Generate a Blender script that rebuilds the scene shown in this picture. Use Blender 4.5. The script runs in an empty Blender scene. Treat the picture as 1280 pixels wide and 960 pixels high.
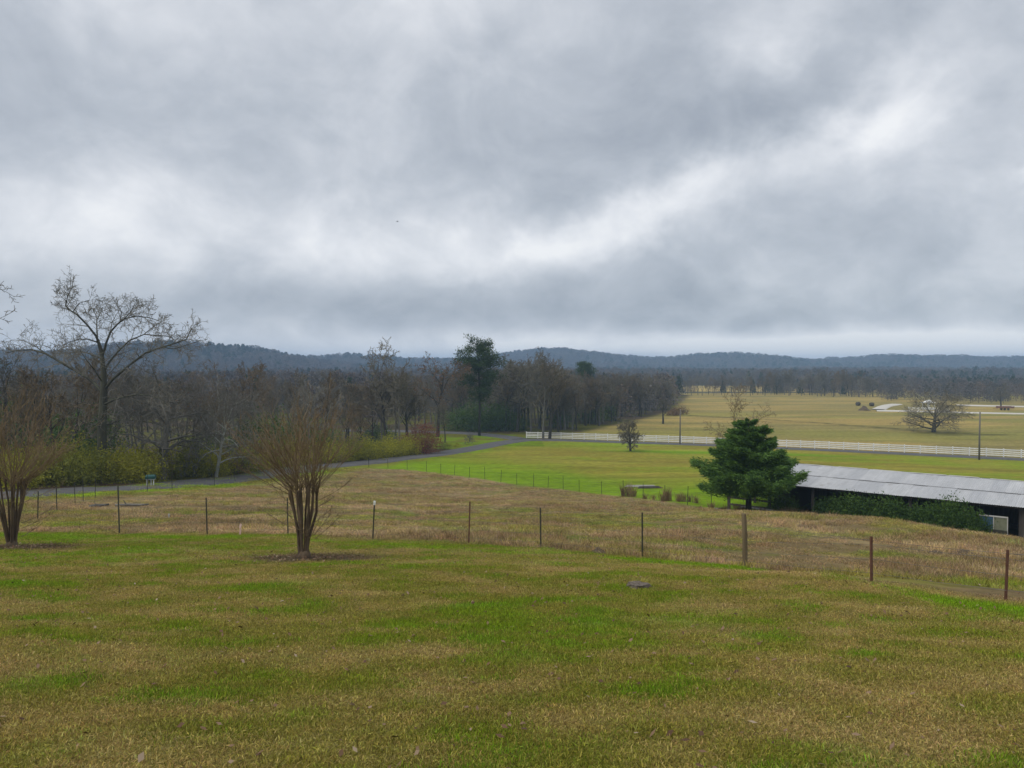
import bpy, math, random
import numpy as np
from mathutils import Vector, Matrix

# ------------------------------------------------------------------ camera, sky, sun, exposure
sc = bpy.context.scene
R = math.radians
EYE = 1.6                      # eye height above the ground at the camera
F = 970.0 / 1280.0             # focal length in picture widths
PITCH = math.atan(22 / 970.0)  # camera looks slightly down; the eye-level line is 22 px above centre
cam_d = bpy.data.cameras.new("camera")
cam_d.sensor_width = 36.0
cam_d.lens = 36.0 * F
cam_d.clip_start = 0.05
cam_d.clip_end = 20000
cam = bpy.data.objects.new("camera", cam_d)
sc.collection.objects.link(cam)
cam.location = (0, 0, EYE)
cam.rotation_euler = (R(90) - PITCH, 0, 0)
sc.camera = cam

SUN_EL, SUN_AZ = R(56), R(-118)          # azimuth measured from +Y towards +X
sun_d = bpy.data.lights.new("sun", 'SUN')
sun_d.energy = 1.5
sun_d.angle = R(50)
sun_d.color = (1.0, 0.965, 0.91)
sun = bpy.data.objects.new("sun", sun_d)
sc.collection.objects.link(sun)
sdir = Vector((math.cos(SUN_EL) * math.sin(SUN_AZ), math.cos(SUN_EL) * math.cos(SUN_AZ), math.sin(SUN_EL)))
sun.rotation_euler = sdir.to_track_quat('Z', 'Y').to_euler()
sun.location = (0, 0, 60)

sc.view_settings.view_transform = 'Standard'
sc.view_settings.look = 'None'
sc.view_settings.exposure = 0.5
sc.view_settings.gamma = 1.0
sc.view_settings.use_curve_mapping = False
sc.render.engine = 'CYCLES'
sc.cycles.use_denoising = True
sc.cycles.denoising_input_passes = 'RGB_ALBEDO_NORMAL'
sc.cycles.max_bounces = 5
sc.cycles.diffuse_bounces = 2
sc.cycles.glossy_bounces = 2
sc.cycles.transmission_bounces = 3
sc.cycles.volume_bounces = 1
sc.cycles.transparent_max_bounces = 6
sc.cycles.use_adaptive_sampling = True
sc.cycles.adaptive_threshold = 0.01
sc.cycles.caustics_reflective = False
sc.cycles.caustics_refractive = False


class NT:
    """small helper for node trees"""
    def __init__(s, tree):
        s.t = tree
        s.n = tree.nodes
        s.l = tree.links

    def node(s, typ, ins=None, **kw):
        nd = s.n.new(typ)
        for k, v in kw.items():
            setattr(nd, k, v)
        for k, v in (ins or {}).items():
            s.set(nd.inputs[k], v)
        return nd

    def set(s, sock, v):
        if isinstance(v, bpy.types.NodeSocket):
            s.l.new(v, sock)
        else:
            sock.default_value = v

    def m(s, op, a, b=0.0, c=0.0, clamp=False):
        nd = s.n.new('ShaderNodeMath')
        nd.operation = op
        nd.use_clamp = clamp
        s.set(nd.inputs[0], a)
        s.set(nd.inputs[1], b)
        s.set(nd.inputs[2], c)
        return nd.outputs[0]

    def mix(s, f, a, b, blend='MIX'):
        nd = s.n.new('ShaderNodeMix')
        nd.data_type = 'RGBA'
        nd.blend_type = blend
        s.set(nd.inputs[0], f)
        s.set(nd.inputs[6], a if isinstance(a, bpy.types.NodeSocket) else (*a[:3], 1))
        s.set(nd.inputs[7], b if isinstance(b, bpy.types.NodeSocket) else (*b[:3], 1))
        return nd.outputs[2]

    def noise(s, vec, scale, detail=4, rough=0.55, dist=0.0, out=0):
        nd = s.n.new('ShaderNodeTexNoise')
        if vec is not None:
            s.l.new(vec, nd.inputs['Vector'])
        nd.inputs['Scale'].default_value = scale
        nd.inputs['Detail'].default_value = detail
        nd.inputs['Roughness'].default_value = rough
        nd.inputs['Distortion'].default_value = dist
        return nd.outputs[out]

    def ramp(s, f, stops):
        nd = s.n.new('ShaderNodeValToRGB')
        s.set(nd.inputs[0], f)
        e = nd.color_ramp.elements
        while len(e) < len(stops):
            e.new(0.5)
        for i, (p, c) in enumerate(stops):
            e[i].position = p
            e[i].color = (*c, 1)
        return nd.outputs[0]

    def mapping(s, vec, scale=(1, 1, 1), rot=(0, 0, 0)):
        nd = s.n.new('ShaderNodeMapping')
        s.l.new(vec, nd.inputs[0])
        nd.inputs['Rotation'].default_value = rot
        nd.inputs['Scale'].default_value = scale
        return nd.outputs[0]


def build_world():
    w = bpy.data.worlds.new("World")
    sc.world = w
    w.use_nodes = True
    T = NT(w.node_tree)
    T.n.clear()
    tc = T.node('ShaderNodeTexCoord')
    d = tc.outputs['Generated']
    sep = T.node('ShaderNodeSeparateXYZ', {0: d})
    x, y, z = sep.outputs
    # cloud deck seen in perspective: project the view direction on a flat layer
    zz = T.m('ADD', T.m('MAXIMUM', z, 0.0), 0.65)
    px = T.m('DIVIDE', x, zz)
    py = T.m('DIVIDE', y, zz)
    pl = T.node('ShaderNodeCombineXYZ', {0: px, 1: py, 2: 0.0}).outputs[0]
    az = T.m('ARCTAN2', x, y)
    el = T.m('ARCSINE', z)
    w1 = T.noise(pl, 3.6, 5, 0.62)
    w2 = T.noise(T.mapping(pl, (1, 1, 1), (0.4, 0.2, 2.0)), 4.0, 5, 0.62)
    azw = T.m('ADD', az, T.m('MULTIPLY', T.m('SUBTRACT', w1, 0.5), 0.22))
    elw = T.m('ADD', el, T.m('MULTIPLY', T.m('SUBTRACT', w2, 0.5), T.m('MULTIPLY', T.m('MINIMUM', T.m('MAXIMUM', el, 0.02), 0.3), 0.55)))
    big = T.noise(T.mapping(pl, (1.0, 1.1, 1)), 2.3, 5, 0.52, 0.35)
    mid = T.noise(T.mapping(pl, (1.0, 1.05, 1), (0, 0, 0.5)), 6.2, 7, 0.56, 0.5)
    fine = T.noise(T.mapping(pl, (1.0, .95, 1), (0, 0, -0.4)), 17.0, 5, 0.6, 0.3)
    val = T.m('ADD', T.m('MULTIPLY', T.m('SUBTRACT', big, 0.5), 0.70), 0.52)
    val = T.m('ADD', val, T.m('MULTIPLY', T.m('SUBTRACT', mid, 0.5), 0.95))
    val = T.m('ADD', val, T.m('MULTIPLY', T.m('SUBTRACT', fine, 0.5), 0.32))
    # brighter gaps and darker bellies of the deck (azimuth, elevation, half sizes, tilt)
    lobes = [
        (730, 285, 105, 20, 18, .40), (930, 228, 150, 21, 20, .40), (1130, 110, 120, 36, 48, .30),
        (985, 58, 75, 26, 15, .36), (1268, 236, 24, 17, 0, .62), (170, 270, 220, 42, 2, .22),
        (560, 312, 150, 22, 0, .26), (485, 140, 45, 55, 20, .22), (260, 45, 120, 35, 10, .10),
        (520, 5, 90, 28, 0, .2), (1050, 432, 420, 15, 0, .85),
        (860, 160, 170, 62, 14, -.44), (700, 210, 120, 50, 10, -.12), (1080, 50, 60, 35, 30, -.28),
        (1060, 310, 260, 48, 6, -.20), (880, 398, 420, 20, -1, -.30), (190, 145, 230, 55, 4, -.24),
        (430, 372, 210, 22, 0, -.22), (1262, 110, 55, 75, 0, -.20), (90, 410, 200, 25, 0, -.10),
        (770, 345, 120, 22, 8, -.10), (620, 90, 110, 60, 0, -.08),
    ]
    for (lx, ly, sx, sy, rot, amp) in lobes:
        u, v = (lx - 640) / 970.0, (458 - ly) / 970.0
        a0 = math.atan(u)
        e0 = math.atan2(v, math.hypot(1, u))
        ca, sa = math.cos(R(rot)), math.sin(R(rot))
        da = T.m('SUBTRACT', azw, a0)
        de = T.m('SUBTRACT', elw, e0)
        p = T.m('MULTIPLY_ADD', da, ca / (sx / 970.0), T.m('MULTIPLY', de, sa / (sx / 970.0)))
        q = T.m('MULTIPLY_ADD', da, -sa / (sy / 970.0), T.m('MULTIPLY', de, ca / (sy / 970.0)))
        r2 = T.m('MULTIPLY_ADD', p, p, T.m('MULTIPLY', q, q))
        g = T.m('EXPONENT', T.m('MULTIPLY', r2, -0.62))
        val = T.m('MULTIPLY_ADD', g, amp, val)
    col = T.ramp(val, [(0.0, (.265, .292, .336)), (0.35, (.368, .395, .438)), (0.6, (.472, .494, .532)),
                       (0.85, (.600, .614, .642)), (1.0, (.68, .688, .70))])
    sky = T.node('ShaderNodeTexSky', sky_type='NISHITA')
    sky.sun_disc = False
    sky.sun_elevation = SUN_EL
    sky.sun_rotation = SUN_AZ
    bg1 = T.node('ShaderNodeBackground', {0: sky.outputs[0], 1: 0.1})
    bg2 = T.node('ShaderNodeBackground', {0: col, 1: 0.98})
    mixs = T.node('ShaderNodeMixShader', {0: 0.95})
    T.l.new(bg1.outputs[0], mixs.inputs[1])
    T.l.new(bg2.outputs[0], mixs.inputs[2])
    out = T.node('ShaderNodeOutputWorld')
    T.l.new(mixs.outputs[0], out.inputs[0])


build_world()
sc.world.cycles.sampling_method = 'NONE'      # an even overcast sky needs no light sampling

# ------------------------------------------------------------------ terrain model (metres; z = 0 under the camera)
CP, SP = math.cos(PITCH), math.sin(PITCH)


def ray(px, py):
    """direction through a photograph pixel, scaled so that its y component is 1"""
    a, b = (px - 640) / 970.0, (480 - py) / 970.0
    v = Vector((a, CP + b * SP, -SP + b * CP))
    return v / v.y


ctrl = []


def cp(px, Y, drop):
    ctrl.append(((px - 640) / 970.0 * Y, Y, EYE - drop))


for X_, Y_, z_ in [(0, 0, 0), (-12, 0, 0), (12, 0, -.1), (0, -12, .7), (-25, -12, .6), (25, -12, .3), (-60, -20, 0), (60, -20, -1.5),
                   (0, -80, 2), (-90, -90, 1), (90, -90, 0)]:
    ctrl.append((X_, Y_, z_))
for px in (100, 640, 1180):
    for Y in (5, 10, 15):
        cp(px, Y, 1.6 + .16 * Y + (.010 * Y if px > 900 else 0))
for px, Y, d in [(149, 27, 5.8), (467, 24.2, 5.39), (585, 23.2, 5.3), (803, 21.4, 5.27), (930, 20.6, 5.35), (1090, 19.9, 5.56),
                 (1257, 19, 5.76), (640, 40, 8.0), (400, 40, 7.75), (150, 40, 7.5), (870, 58, 10.4), (1000, 46, 8.8), (1100, 42, 8.38),
                 (1200, 38, 8.08), (1280, 35.5, 7.9), (1420, 31, 7.6), (47, 36, 7.2), (119, 54, 9.2), (184, 62, 10.0), (268, 73, 11.2),
                 (335, 85, 11.9), (461, 97, 12.6), (509, 98, 12.9), (606, 88, 12.6), (667, 80, 12.4), (752, 72, 11.8),
                 (0, 55, 9.2), (450, 105, 13.1), (560, 128, 14.2), (620, 145, 14.65), (655, 162, 15), (130, 72, 10.6), (300, 95, 12),
                 (-50, 75, 10.2), (-250, 70, 9.5), (200, 140, 14.3), (-100, 140, 13.8), (650, 100, 13.0), (850, 95, 13.0), (1000, 115, 13.9),
                 (1280, 103, 14.0), (1500, 95, 14.0), (850, 152, 15), (1000, 143, 15), (1150, 134, 15), (1280, 127, 15), (1500, 115, 15),
                 (640, 200, 15), (100, 210, 15), (1100, 200, 15), (-300, 200, 14.6), (1600, 180, 15), (640, 260, 15), (1500, 260, 15), (0, 260, 15)]:
    cp(px, Y, d)
# the barn stands on a levelled shelf below the pasture's edge
EAVE_A = Vector((15.6, 56.3, 0))
EAVE_B = Vector((29.6, 44.9, 0))
BU = (EAVE_B - EAVE_A).normalized()
BN = Vector((-BU.y, BU.x, 0))
BARN_FLOOR = EYE - 10.55
for t in (-1, 6, 14, 22, 32, 42):
    for w in (1.2, 5, 9):
        q = EAVE_A + BU * t + BN * w
        ctrl.append((q.x, q.y, BARN_FLOOR - .02 * t))

CPT = np.array(ctrl, float)


def _tps(r2):
    return np.where(r2 > 1e-9, 0.5 * r2 * np.log(np.maximum(r2, 1e-9)), 0.0)


def _fit():
    P = CPT[:, :2] / 50.0
    n = len(P)
    D = ((P[:, None] - P[None]) ** 2).sum(-1)
    K = _tps(D) + np.eye(n) * 2e-3
    A = np.zeros((n + 3, n + 3))
    A[:n, :n] = K
    A[:n, n] = 1
    A[:n, n + 1:] = P
    A[n, :n] = 1
    A[n + 1:, :n] = P.T
    b = np.zeros(n + 3)
    b[:n] = CPT[:, 2]
    return P, np.linalg.solve(A, b)


TP, TW = _fit()


def smooth(a, b, x):
    t = np.clip((x - a) / (b - a), 0, 1)
    return t * t * (3 - 2 * t)


_perm = np.random.RandomState(7).rand(256, 256)


def vnoise(x, y):
    xi, yi = np.floor(x).astype(int), np.floor(y).astype(int)
    fx, fy = x - xi, y - yi
    fx, fy = fx * fx * (3 - 2 * fx), fy * fy * (3 - 2 * fy)
    g = lambda i, j: _perm[(xi + i) & 255, (yi + j) & 255]
    return (g(0, 0) * (1 - fx) + g(1, 0) * fx) * (1 - fy) + (g(0, 1) * (1 - fx) + g(1, 1) * fx) * fy


def fbm(x, y, s, octv=4, seed=0):
    """0..1 fractal noise, features about s metres across"""
    x, y = np.asarray(x, float) / s + seed * 17.3, np.asarray(y, float) / s + seed * 9.1
    v, a, t = 0.0, 1.0, 0.0
    for k in range(octv):
        v = v + a * vnoise(x * 2 ** k + 31.7 * k, y * 2 ** k + 11.3 * k)
        t += a
        a *= 0.55
    return v / t


HILLS = [  # (px of the crest, distance, height, half width in x, half depth)
    (215, 1000, 23, 150, 190), (20, 1050, 18, 230, 200), (-300, 1150, 24, 420, 220), (330, 1150, 15, 130, 170),
    (415, 1900, 25, 170, 200), (520, 2100, 23, 240, 200),
    (690, 2300, 38, 190, 260), (740, 2250, 14, 150, 240), (890, 2400, 35, 200, 260), (960, 2400, 16, 160, 250), (1060, 2500, 27, 230, 260),
    (1180, 2450, 24, 230, 250), (1300, 2500, 28, 300, 250), (1550, 2500, 32, 420, 280), (1900, 2500, 30, 500, 280), (620, 2500, 26, 300, 250),
    (800, 2500, 16, 200, 250), (-500, 2200, 40, 700, 280), (1120, 2400, 8, 90, 180)]


HILLS = [(px, D, hh, sx, sy) if D < 1200 else (px, D * .75, (hh - 3) * .75 + 3, sx * .75, sy * .8) for (px, D, hh, sx, sy) in HILLS]


def height(x, y, bumps=True):
    x = np.atleast_1d(np.asarray(x, float))
    y = np.atleast_1d(np.asarray(y, float))
    out = np.full(x.shape, EYE - 15.0)
    r = np.hypot(x, y)
    near = (r < 300)
    if near.any():
        X, Y = x[near] / 50, y[near] / 50
        z = TW[len(TP)] + TW[len(TP) + 1] * X + TW[len(TP) + 2] * Y
        for k in range(len(TP)):
            z = z + TW[k] * _tps((X - TP[k, 0]) ** 2 + (Y - TP[k, 1]) ** 2)
        w = smooth(170, 235, r[near])
        z = np.clip(z, -18, 3)
        out[near] = z * (1 - w) + (EYE - 15.0) * w
    far = y > 300
    if far.any():
        h = np.zeros(far.sum())
        X, Y = x[far], y[far]
        for (px, D, hh, sx, sy) in HILLS:
            x0 = (px - 640) / 970.0 * D
            h = h + hh * np.exp(-((X - x0) / sx) ** 2 - ((Y - D) / sy) ** 2)
        h = h * (.86 + .28 * fbm(X, Y, 260, 3, 4))
        out[far] += h
    if bumps:
        out += (fbm(x, y, 2.2, 3, 1) - .5) * .16 * smooth(2, 8, r) * (1 - smooth(70, 140, r))
        out += (fbm(x, y, 9, 2, 2) - .5) * .34 * smooth(24, 34, r) * (1 - smooth(90, 140, r))
        out += (fbm(x, y, 60, 2, 3) - .5) * .9 * smooth(190, 330, r)
    return out


def hz(x, y):
    return float(height([x], [y])[0])


def ground_at(px, py, y0=3.0, y1=420.0):
    """where the line of sight through a photograph pixel meets the ground"""
    d = ray(px, py)
    ys = np.geomspace(y0, y1, 1500)
    dz = EYE + d.z * ys - height(d.x * ys, ys)
    i = int(np.argmax(dz < 0))
    if dz[i] >= 0:
        i = len(ys) - 1
    a, b = ys[max(i - 1, 0)], ys[i]
    Y = (a + b) / 2
    return Vector((d.x * Y, Y, hz(d.x * Y, Y)))


def at(px, Y, sink=0.0):
    """ground point at distance Y in the direction of a photograph column"""
    x = (px - 640) / 970.0 * Y
    return Vector((x, Y, hz(x, Y) - sink))


def eyepoint(px, py, Y):
    d = ray(px, py)
    return Vector((d.x * Y, Y, EYE + d.z * Y))


# ------------------------------------------------------------------ object helpers
COL = sc.collection


def tag(o, label=None, cat=None, group=None, kind=None):
    for k, v in (("label", label), ("category", cat), ("group", group), ("kind", kind)):
        if v:
            o[k] = v
    return o


def empty(name, loc=(0, 0, 0), rz=0.0):
    o = bpy.data.objects.new(name, None)
    COL.objects.link(o)
    o.location = loc
    o.rotation_euler = (0, 0, rz)
    o.empty_display_size = 0.2
    return o


def link(name, me, parent=None, mat=None):
    o = bpy.data.objects.new(name, me)
    COL.objects.link(o)
    if parent:
        o.parent = parent
    if mat and not me.materials:
        me.materials.append(mat)
    return o


def copy_tree(o, parent=None):
    c = o.copy()
    COL.objects.link(c)
    c.parent = parent
    for ch in list(o.children):
        copy_tree(ch, c)
    return c


def mesh_np(name, V, Fc, mat=None, smooth_shade=False):
    """V (n,3); Fc (m,3) or (m,4) integer array"""
    me = bpy.data.meshes.new(name)
    V = np.asarray(V, np.float32)
    Fc = np.asarray(Fc, np.int32)
    k = Fc.shape[1]
    me.vertices.add(len(V))
    me.vertices.foreach_set("co", V.ravel())
    me.loops.add(Fc.size)
    me.loops.foreach_set("vertex_index", Fc.ravel())
    me.polygons.add(len(Fc))
    me.polygons.foreach_set("loop_start", np.arange(0, Fc.size, k, dtype=np.int32))
    me.polygons.foreach_set("loop_total", np.full(len(Fc), k, np.int32))
    if smooth_shade:
        me.polygons.foreach_set("use_smooth", np.ones(len(Fc), bool))
    me.update(calc_edges=True)
    if mat:
        me.materials.append(mat)
    return me


class MB:
    """collects boxes, tubes and prisms into one mesh"""
    def __init__(s):
        s.v, s.f = [], []

    def add(s, vs, fs):
        b = len(s.v)
        s.v += [tuple(v) for v in vs]
        s.f += [tuple(b + i for i in f) for f in fs]
        return s

    def box(s, c, size, rz=0.0, mat=None):
        hx, hy, hz_ = [k / 2 for k in size]
        vs = [Vector((sx * hx, sy * hy, sz * hz_)) for sz in (-1, 1) for sy in (-1, 1) for sx in (-1, 1)]
        m = Matrix.Rotation(rz, 3, 'Z') if mat is None else mat
        return s.add([m @ v + Vector(c) for v in vs], [(0, 2, 3, 1), (4, 5, 7, 6), (0, 1, 5, 4), (2, 6, 7, 3), (0, 4, 6, 2), (1, 3, 7, 5)])

    def tube(s, pts, rad, n=6, cap=True):
        pts = [Vector(p) for p in pts]
        b = len(s.v)
        m = len(pts)
        up = None
        for i, p in enumerate(pts):
            t = (pts[min(i + 1, m - 1)] - pts[max(i - 1, 0)])
            t = t.normalized() if t.length > 1e-9 else Vector((0, 0, 1))
            if up is None:
                up = t.orthogonal().normalized()
            up = (up - t * up.dot(t))
            up = up.normalized() if up.length > 1e-6 else t.orthogonal().normalized()
            w = t.cross(up)
            r = rad[i] if hasattr(rad, '__len__') else rad
            for k in range(n):
                a = 2 * math.pi * k / n
                q = p + (up * math.cos(a) + w * math.sin(a)) * r
                s.v.append((q.x, q.y, q.z))
        for i in range(m - 1):
            for k in range(n):
                k2 = (k + 1) % n
                s.f.append((b + i * n + k, b + i * n + k2, b + (i + 1) * n + k2, b + (i + 1) * n + k))
        if cap:
            s.f.append(tuple(b + k for k in range(n))[::-1])
            s.f.append(tuple(b + (m - 1) * n + k for k in range(n)))
        return s

    def mesh(s, name, mat=None, smooth_shade=False):
        me = bpy.data.meshes.new(name)
        me.from_pydata(s.v, [], s.f)
        if smooth_shade:
            for p in me.polygons:
                p.use_smooth = True
        if mat:
            me.materials.append(mat)
        me.update()
        return me

    def build(s, name, mat=None, parent=None, smooth_shade=False):
        return link(name, s.mesh(name, mat, smooth_shade), parent)


# ------------------------------------------------------------------ materials
def new_mat(name):
    m = bpy.data.materials.new(name)
    m.use_nodes = True
    T = NT(m.node_tree)
    b = T.n['Principled BSDF']
    b.inputs['Specular IOR Level'].default_value = 0.15
    b.inputs['Roughness'].default_value = 0.9
    return m, T, b


def mottled(name, c1, c2, scale=6.0, rough=0.85, bump=0.0, spec=0.15, stretch=(1, 1, 1), rnd=0.0, detail=5, metal=0.0, coord='Object'):
    """two tones mixed by noise; rnd varies the tone from one object to the next"""
    m, T, b = new_mat(name)
    tc = T.node('ShaderNodeTexCoord')
    v = T.mapping(tc.outputs[coord], stretch)
    n = T.noise(v, scale, detail, 0.6)
    f = T.m('MULTIPLY_ADD', T.m('SUBTRACT', n, 0.5), 2.0, 0.5, True)
    c = T.mix(f, c1, c2)
    if rnd:
        oi = T.node('ShaderNodeObjectInfo')
        c = T.mix(1.0, c, T.ramp(oi.outputs['Random'], [(0, (1 - rnd,) * 3), (1, (1 + rnd, 1 + rnd * .9, 1 + rnd * .8))]), 'MULTIPLY')
    T.l.new(c, b.inputs['Base Color'])
    b.inputs['Roughness'].default_value = rough
    b.inputs['Specular IOR Level'].default_value = spec
    b.inputs['Metallic'].default_value = metal
    if bump:
        bp = T.node('ShaderNodeBump', {'Strength': 0.7, 'Distance': bump, 'Height': n})
        T.l.new(bp.outputs[0], b.inputs['Normal'])
    return m


def foliage(name, dark, light, scale=1.2, trans=0.25, rnd=0.18):
    m, T, b = new_mat(name)
    tc = T.node('ShaderNodeTexCoord')
    n = T.noise(tc.outputs['Object'], scale, 3, 0.6)
    n2 = T.noise(tc.outputs['Object'], scale * 9, 2, 0.6)
    f = T.m('ADD', T.m('MULTIPLY', T.m('SUBTRACT', n, .5), 2.2), T.m('MULTIPLY', n2, 0.9))
    f = T.m('ADD', f, 0.05, 0, True)
    c = T.mix(f, dark, light)
    oi = T.node('ShaderNodeObjectInfo')
    c = T.mix(1.0, c, T.ramp(oi.outputs['Random'], [(0, (1 - rnd, 1 - rnd, 1 - rnd)), (1, (1 + rnd, 1 + rnd * .7, 1))]), 'MULTIPLY')
    T.l.new(c, b.inputs['Base Color'])
    b.inputs['Roughness'].default_value = 0.7
    tr = T.node('ShaderNodeBsdfTranslucent', {0: c})
    mx = T.node('ShaderNodeMixShader', {0: trans, 1: b.outputs[0], 2: tr.outputs[0]})
    T.l.new(mx.outputs[0], T.n['Material Output'].inputs[0])
    return m


M = {}
M['bark_dark'] = mottled('bark_dark', (.028, .025, .021), (.070, .064, .054), 5, bump=.02, stretch=(1, 1, .25))
M['bark_grey'] = mottled('bark_grey', (.09, .085, .074), (.20, .19, .165), 3, bump=.01, stretch=(1, 1, .3), rnd=.2)
M['bark_lichen'] = mottled('bark_lichen', (.17, .175, .15), (.36, .37, .33), 3, stretch=(1, 1, .5))
M['bark_oak'] = mottled('bark_oak', (.032, .028, .022), (.11, .112, .078), 1.3, bump=.02, stretch=(1, 1, .4))
M['twig'] = mottled('twig', (.088, .078, .054), (.160, .145, .108), .5, rnd=.25)
M['twig_warm'] = mottled('twig_warm', (.112, .086, .054), (.180, .142, .094), .6, rnd=.2)
M['twig_grey'] = mottled('twig_grey', (.115, .108, .09), (.21, .20, .17), .5, rnd=.2)
M['crepe_bark'] = mottled('crepe_bark', (.045, .032, .022), (.17, .122, .078), 6, stretch=(1, 1, .3), bump=.004)
M['crepe_whip'] = mottled('crepe_whip', (.105, .074, .040), (.27, .195, .115), 2.5)
M['leaf_brown'] = foliage('leaf_brown', (.10, .06, .035), (.22, .13, .07))
M['leaf_red'] = foliage('leaf_red', (.12, .040, .030), (.30, .11, .07), 1.2, .35)
M['cedar'] = foliage('cedar', (.028, .078, .018), (.165, .285, .055), 1.6, .28, .02)
M['pine'] = foliage('pine', (.022, .050, .018), (.080, .125, .040), .9, .2)
M['evergreen'] = foliage('evergreen', (.026, .060, .014), (.10, .17, .034), .6, .25)
M['shrub_yellow'] = foliage('shrub_yellow', (.165, .175, .018), (.43, .42, .045), .7, .45)
M['shrub_olive'] = foliage('shrub_olive', (.095, .115, .02), (.25, .265, .045), .7, .4)
M['hedge'] = foliage('hedge', (.014, .048, .012), (.10, .17, .035), 1.1, .3)
M['dry_weed'] = foliage('dry_weed', (.16, .11, .06), (.33, .24, .14), 2, .3)
M['white_paint'] = mottled('white_paint', (.66, .66, .64), (.82, .82, .80), 2, rough=.6, rnd=.06)
M['tpost_green'] = mottled('tpost_green', (.030, .035, .028), (.07, .065, .05), 9, rough=.6, rnd=.2)
M['tpost_rust'] = mottled('tpost_rust', (.085, .040, .028), (.15, .075, .05), 9, rough=.7, rnd=.15)
M['wire'] = mottled('wire', (.13, .12, .11), (.24, .22, .20), 3, rough=.5, metal=.6)
M['wood_post'] = mottled('wood_post', (.10, .075, .042), (.19, .145, .085), 8, stretch=(1, 1, .12), bump=.004)
M['pole_wood'] = mottled('pole_wood', (.11, .10, .088), (.19, .175, .155), 5, stretch=(1, 1, .06))
M['barn_wood'] = mottled('barn_wood', (.055, .048, .042), (.12, .107, .095), 6, stretch=(1, 1, .1))
M['tin'] = None
M['dirt'] = mottled('dirt', (.070, .052, .034), (.14, .106, .070), 5, bump=.02)
M['stump'] = mottled('stump', (.06, .047, .036), (.19, .16, .13), 14, bump=.015)
M['gravel'] = mottled('gravel', (.42, .39, .34), (.60, .57, .51), .6, coord='Generated')
M['pink'] = mottled('pink', (.62, .40, .36), (.75, .52, .46), 8)
M['blue_paint'] = mottled('blue_paint', (.04, .085, .14), (.07, .13, .19), 5, rough=.5)
M['green_plastic'] = mottled('green_plastic', (.008, .05, .045), (.02, .085, .07), 6, rough=.45, spec=.4)
M['pale_plank'] = mottled('pale_plank', (.33, .32, .30), (.50, .49, .46), 5, stretch=(.2, 1, 1))


def mat_tin():
    m, T, b = new_mat('tin')
    tc = T.node('ShaderNodeTexCoord')
    oi = T.node('ShaderNodeObjectInfo')
    loc = T.node('ShaderNodeVectorMath', {0: tc.outputs['Object'], 1: oi.outputs['Location']}, operation='ADD')
    n = T.noise(T.mapping(loc.outputs[0], (2.2, .35, 1)), 1.4, 5, .65)
    c = T.mix(T.m('MULTIPLY_ADD', T.m('SUBTRACT', n, .5), 2.2, .45, True), (.36, .365, .37), (.49, .495, .50))
    n2 = T.noise(loc.outputs[0], .9, 5, .7)
    c = T.mix(T.m('MULTIPLY', T.m('GREATER_THAN', n2, .665), .30), c, (.20, .15, .11))
    c = T.mix(1.0, c, T.ramp(oi.outputs['Random'], [(0, (.88, .885, .90)), (1, (1.07, 1.065, 1.06))]), 'MULTIPLY')
    T.l.new(c, b.inputs['Base Color'])
    b.inputs['Metallic'].default_value = .08
    b.inputs['Roughness'].default_value = .55
    b.inputs['Specular IOR Level'].default_value = .3
    return m


M['tin'] = mat_tin()


def mat_ground():
    m, T, b = new_mat('ground')
    at_ = T.node('ShaderNodeAttribute', attribute_name='Col')
    geo = T.node('ShaderNodeNewGeometry')
    p = geo.outputs['Position']
    n1 = T.noise(p, 9.0, 6, .7)
    n2 = T.noise(p, 1.1, 6, .65)
    n3 = T.noise(T.mapping(p, (.05, .22, .1)), 1.0, 5, .6)
    f = T.m('MULTIPLY_ADD', T.m('SUBTRACT', n1, .5), 0.95, 1.0)
    f = T.m('MULTIPLY', f, T.m('MULTIPLY_ADD', T.m('SUBTRACT', n2, .5), 1.35, 1.0))
    f = T.m('MULTIPLY', f, T.m('MULTIPLY_ADD', T.m('SUBTRACT', n3, .5), 1.15, 1.0))
    fc = T.node('ShaderNodeCombineColor', {0: f, 1: f, 2: f}).outputs[0]
    c = T.mix(1.0, at_.outputs['Color'], fc, 'MULTIPLY')
    n4 = T.noise(T.mapping(p, (1, 1, 1), (0, 0, 1)), 2.3, 5, .7)
    c = T.mix(T.m('MULTIPLY_ADD', T.m('SUBTRACT', n4, .52), 3.0, 0.0, True), c, T.mix(1.0, c, (.72, 1.02, .55), 'MULTIPLY'))
    T.l.new(c, b.inputs['Base Color'])
    b.inputs['Specular IOR Level'].default_value = .03
    h = T.m('ADD', T.m('MULTIPLY', n1, .5), n2)
    bp = T.node('ShaderNodeBump', {'Strength': .6, 'Distance': .08, 'Height': h})
    T.l.new(bp.outputs[0], b.inputs['Normal'])
    return m


def mat_blade(name):
    m, T, b = new_mat(name)
    a = T.node('ShaderNodeAttribute', attribute_name='tint', attribute_type='INSTANCER')
    s = T.node('ShaderNodeAttribute', attribute_name='shade')
    c = T.mix(1.0, a.outputs['Color'], s.outputs['Color'], 'MULTIPLY')
    T.l.new(c, b.inputs['Base Color'])
    b.inputs['Roughness'].default_value = .75
    b.inputs['Specular IOR Level'].default_value = .12
    tr = T.node('ShaderNodeBsdfTranslucent', {0: c})
    mx = T.node('ShaderNodeMixShader', {0: .35, 1: b.outputs[0], 2: tr.outputs[0]})
    T.l.new(mx.outputs[0], T.n['Material Output'].inputs[0])
    return m


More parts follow.
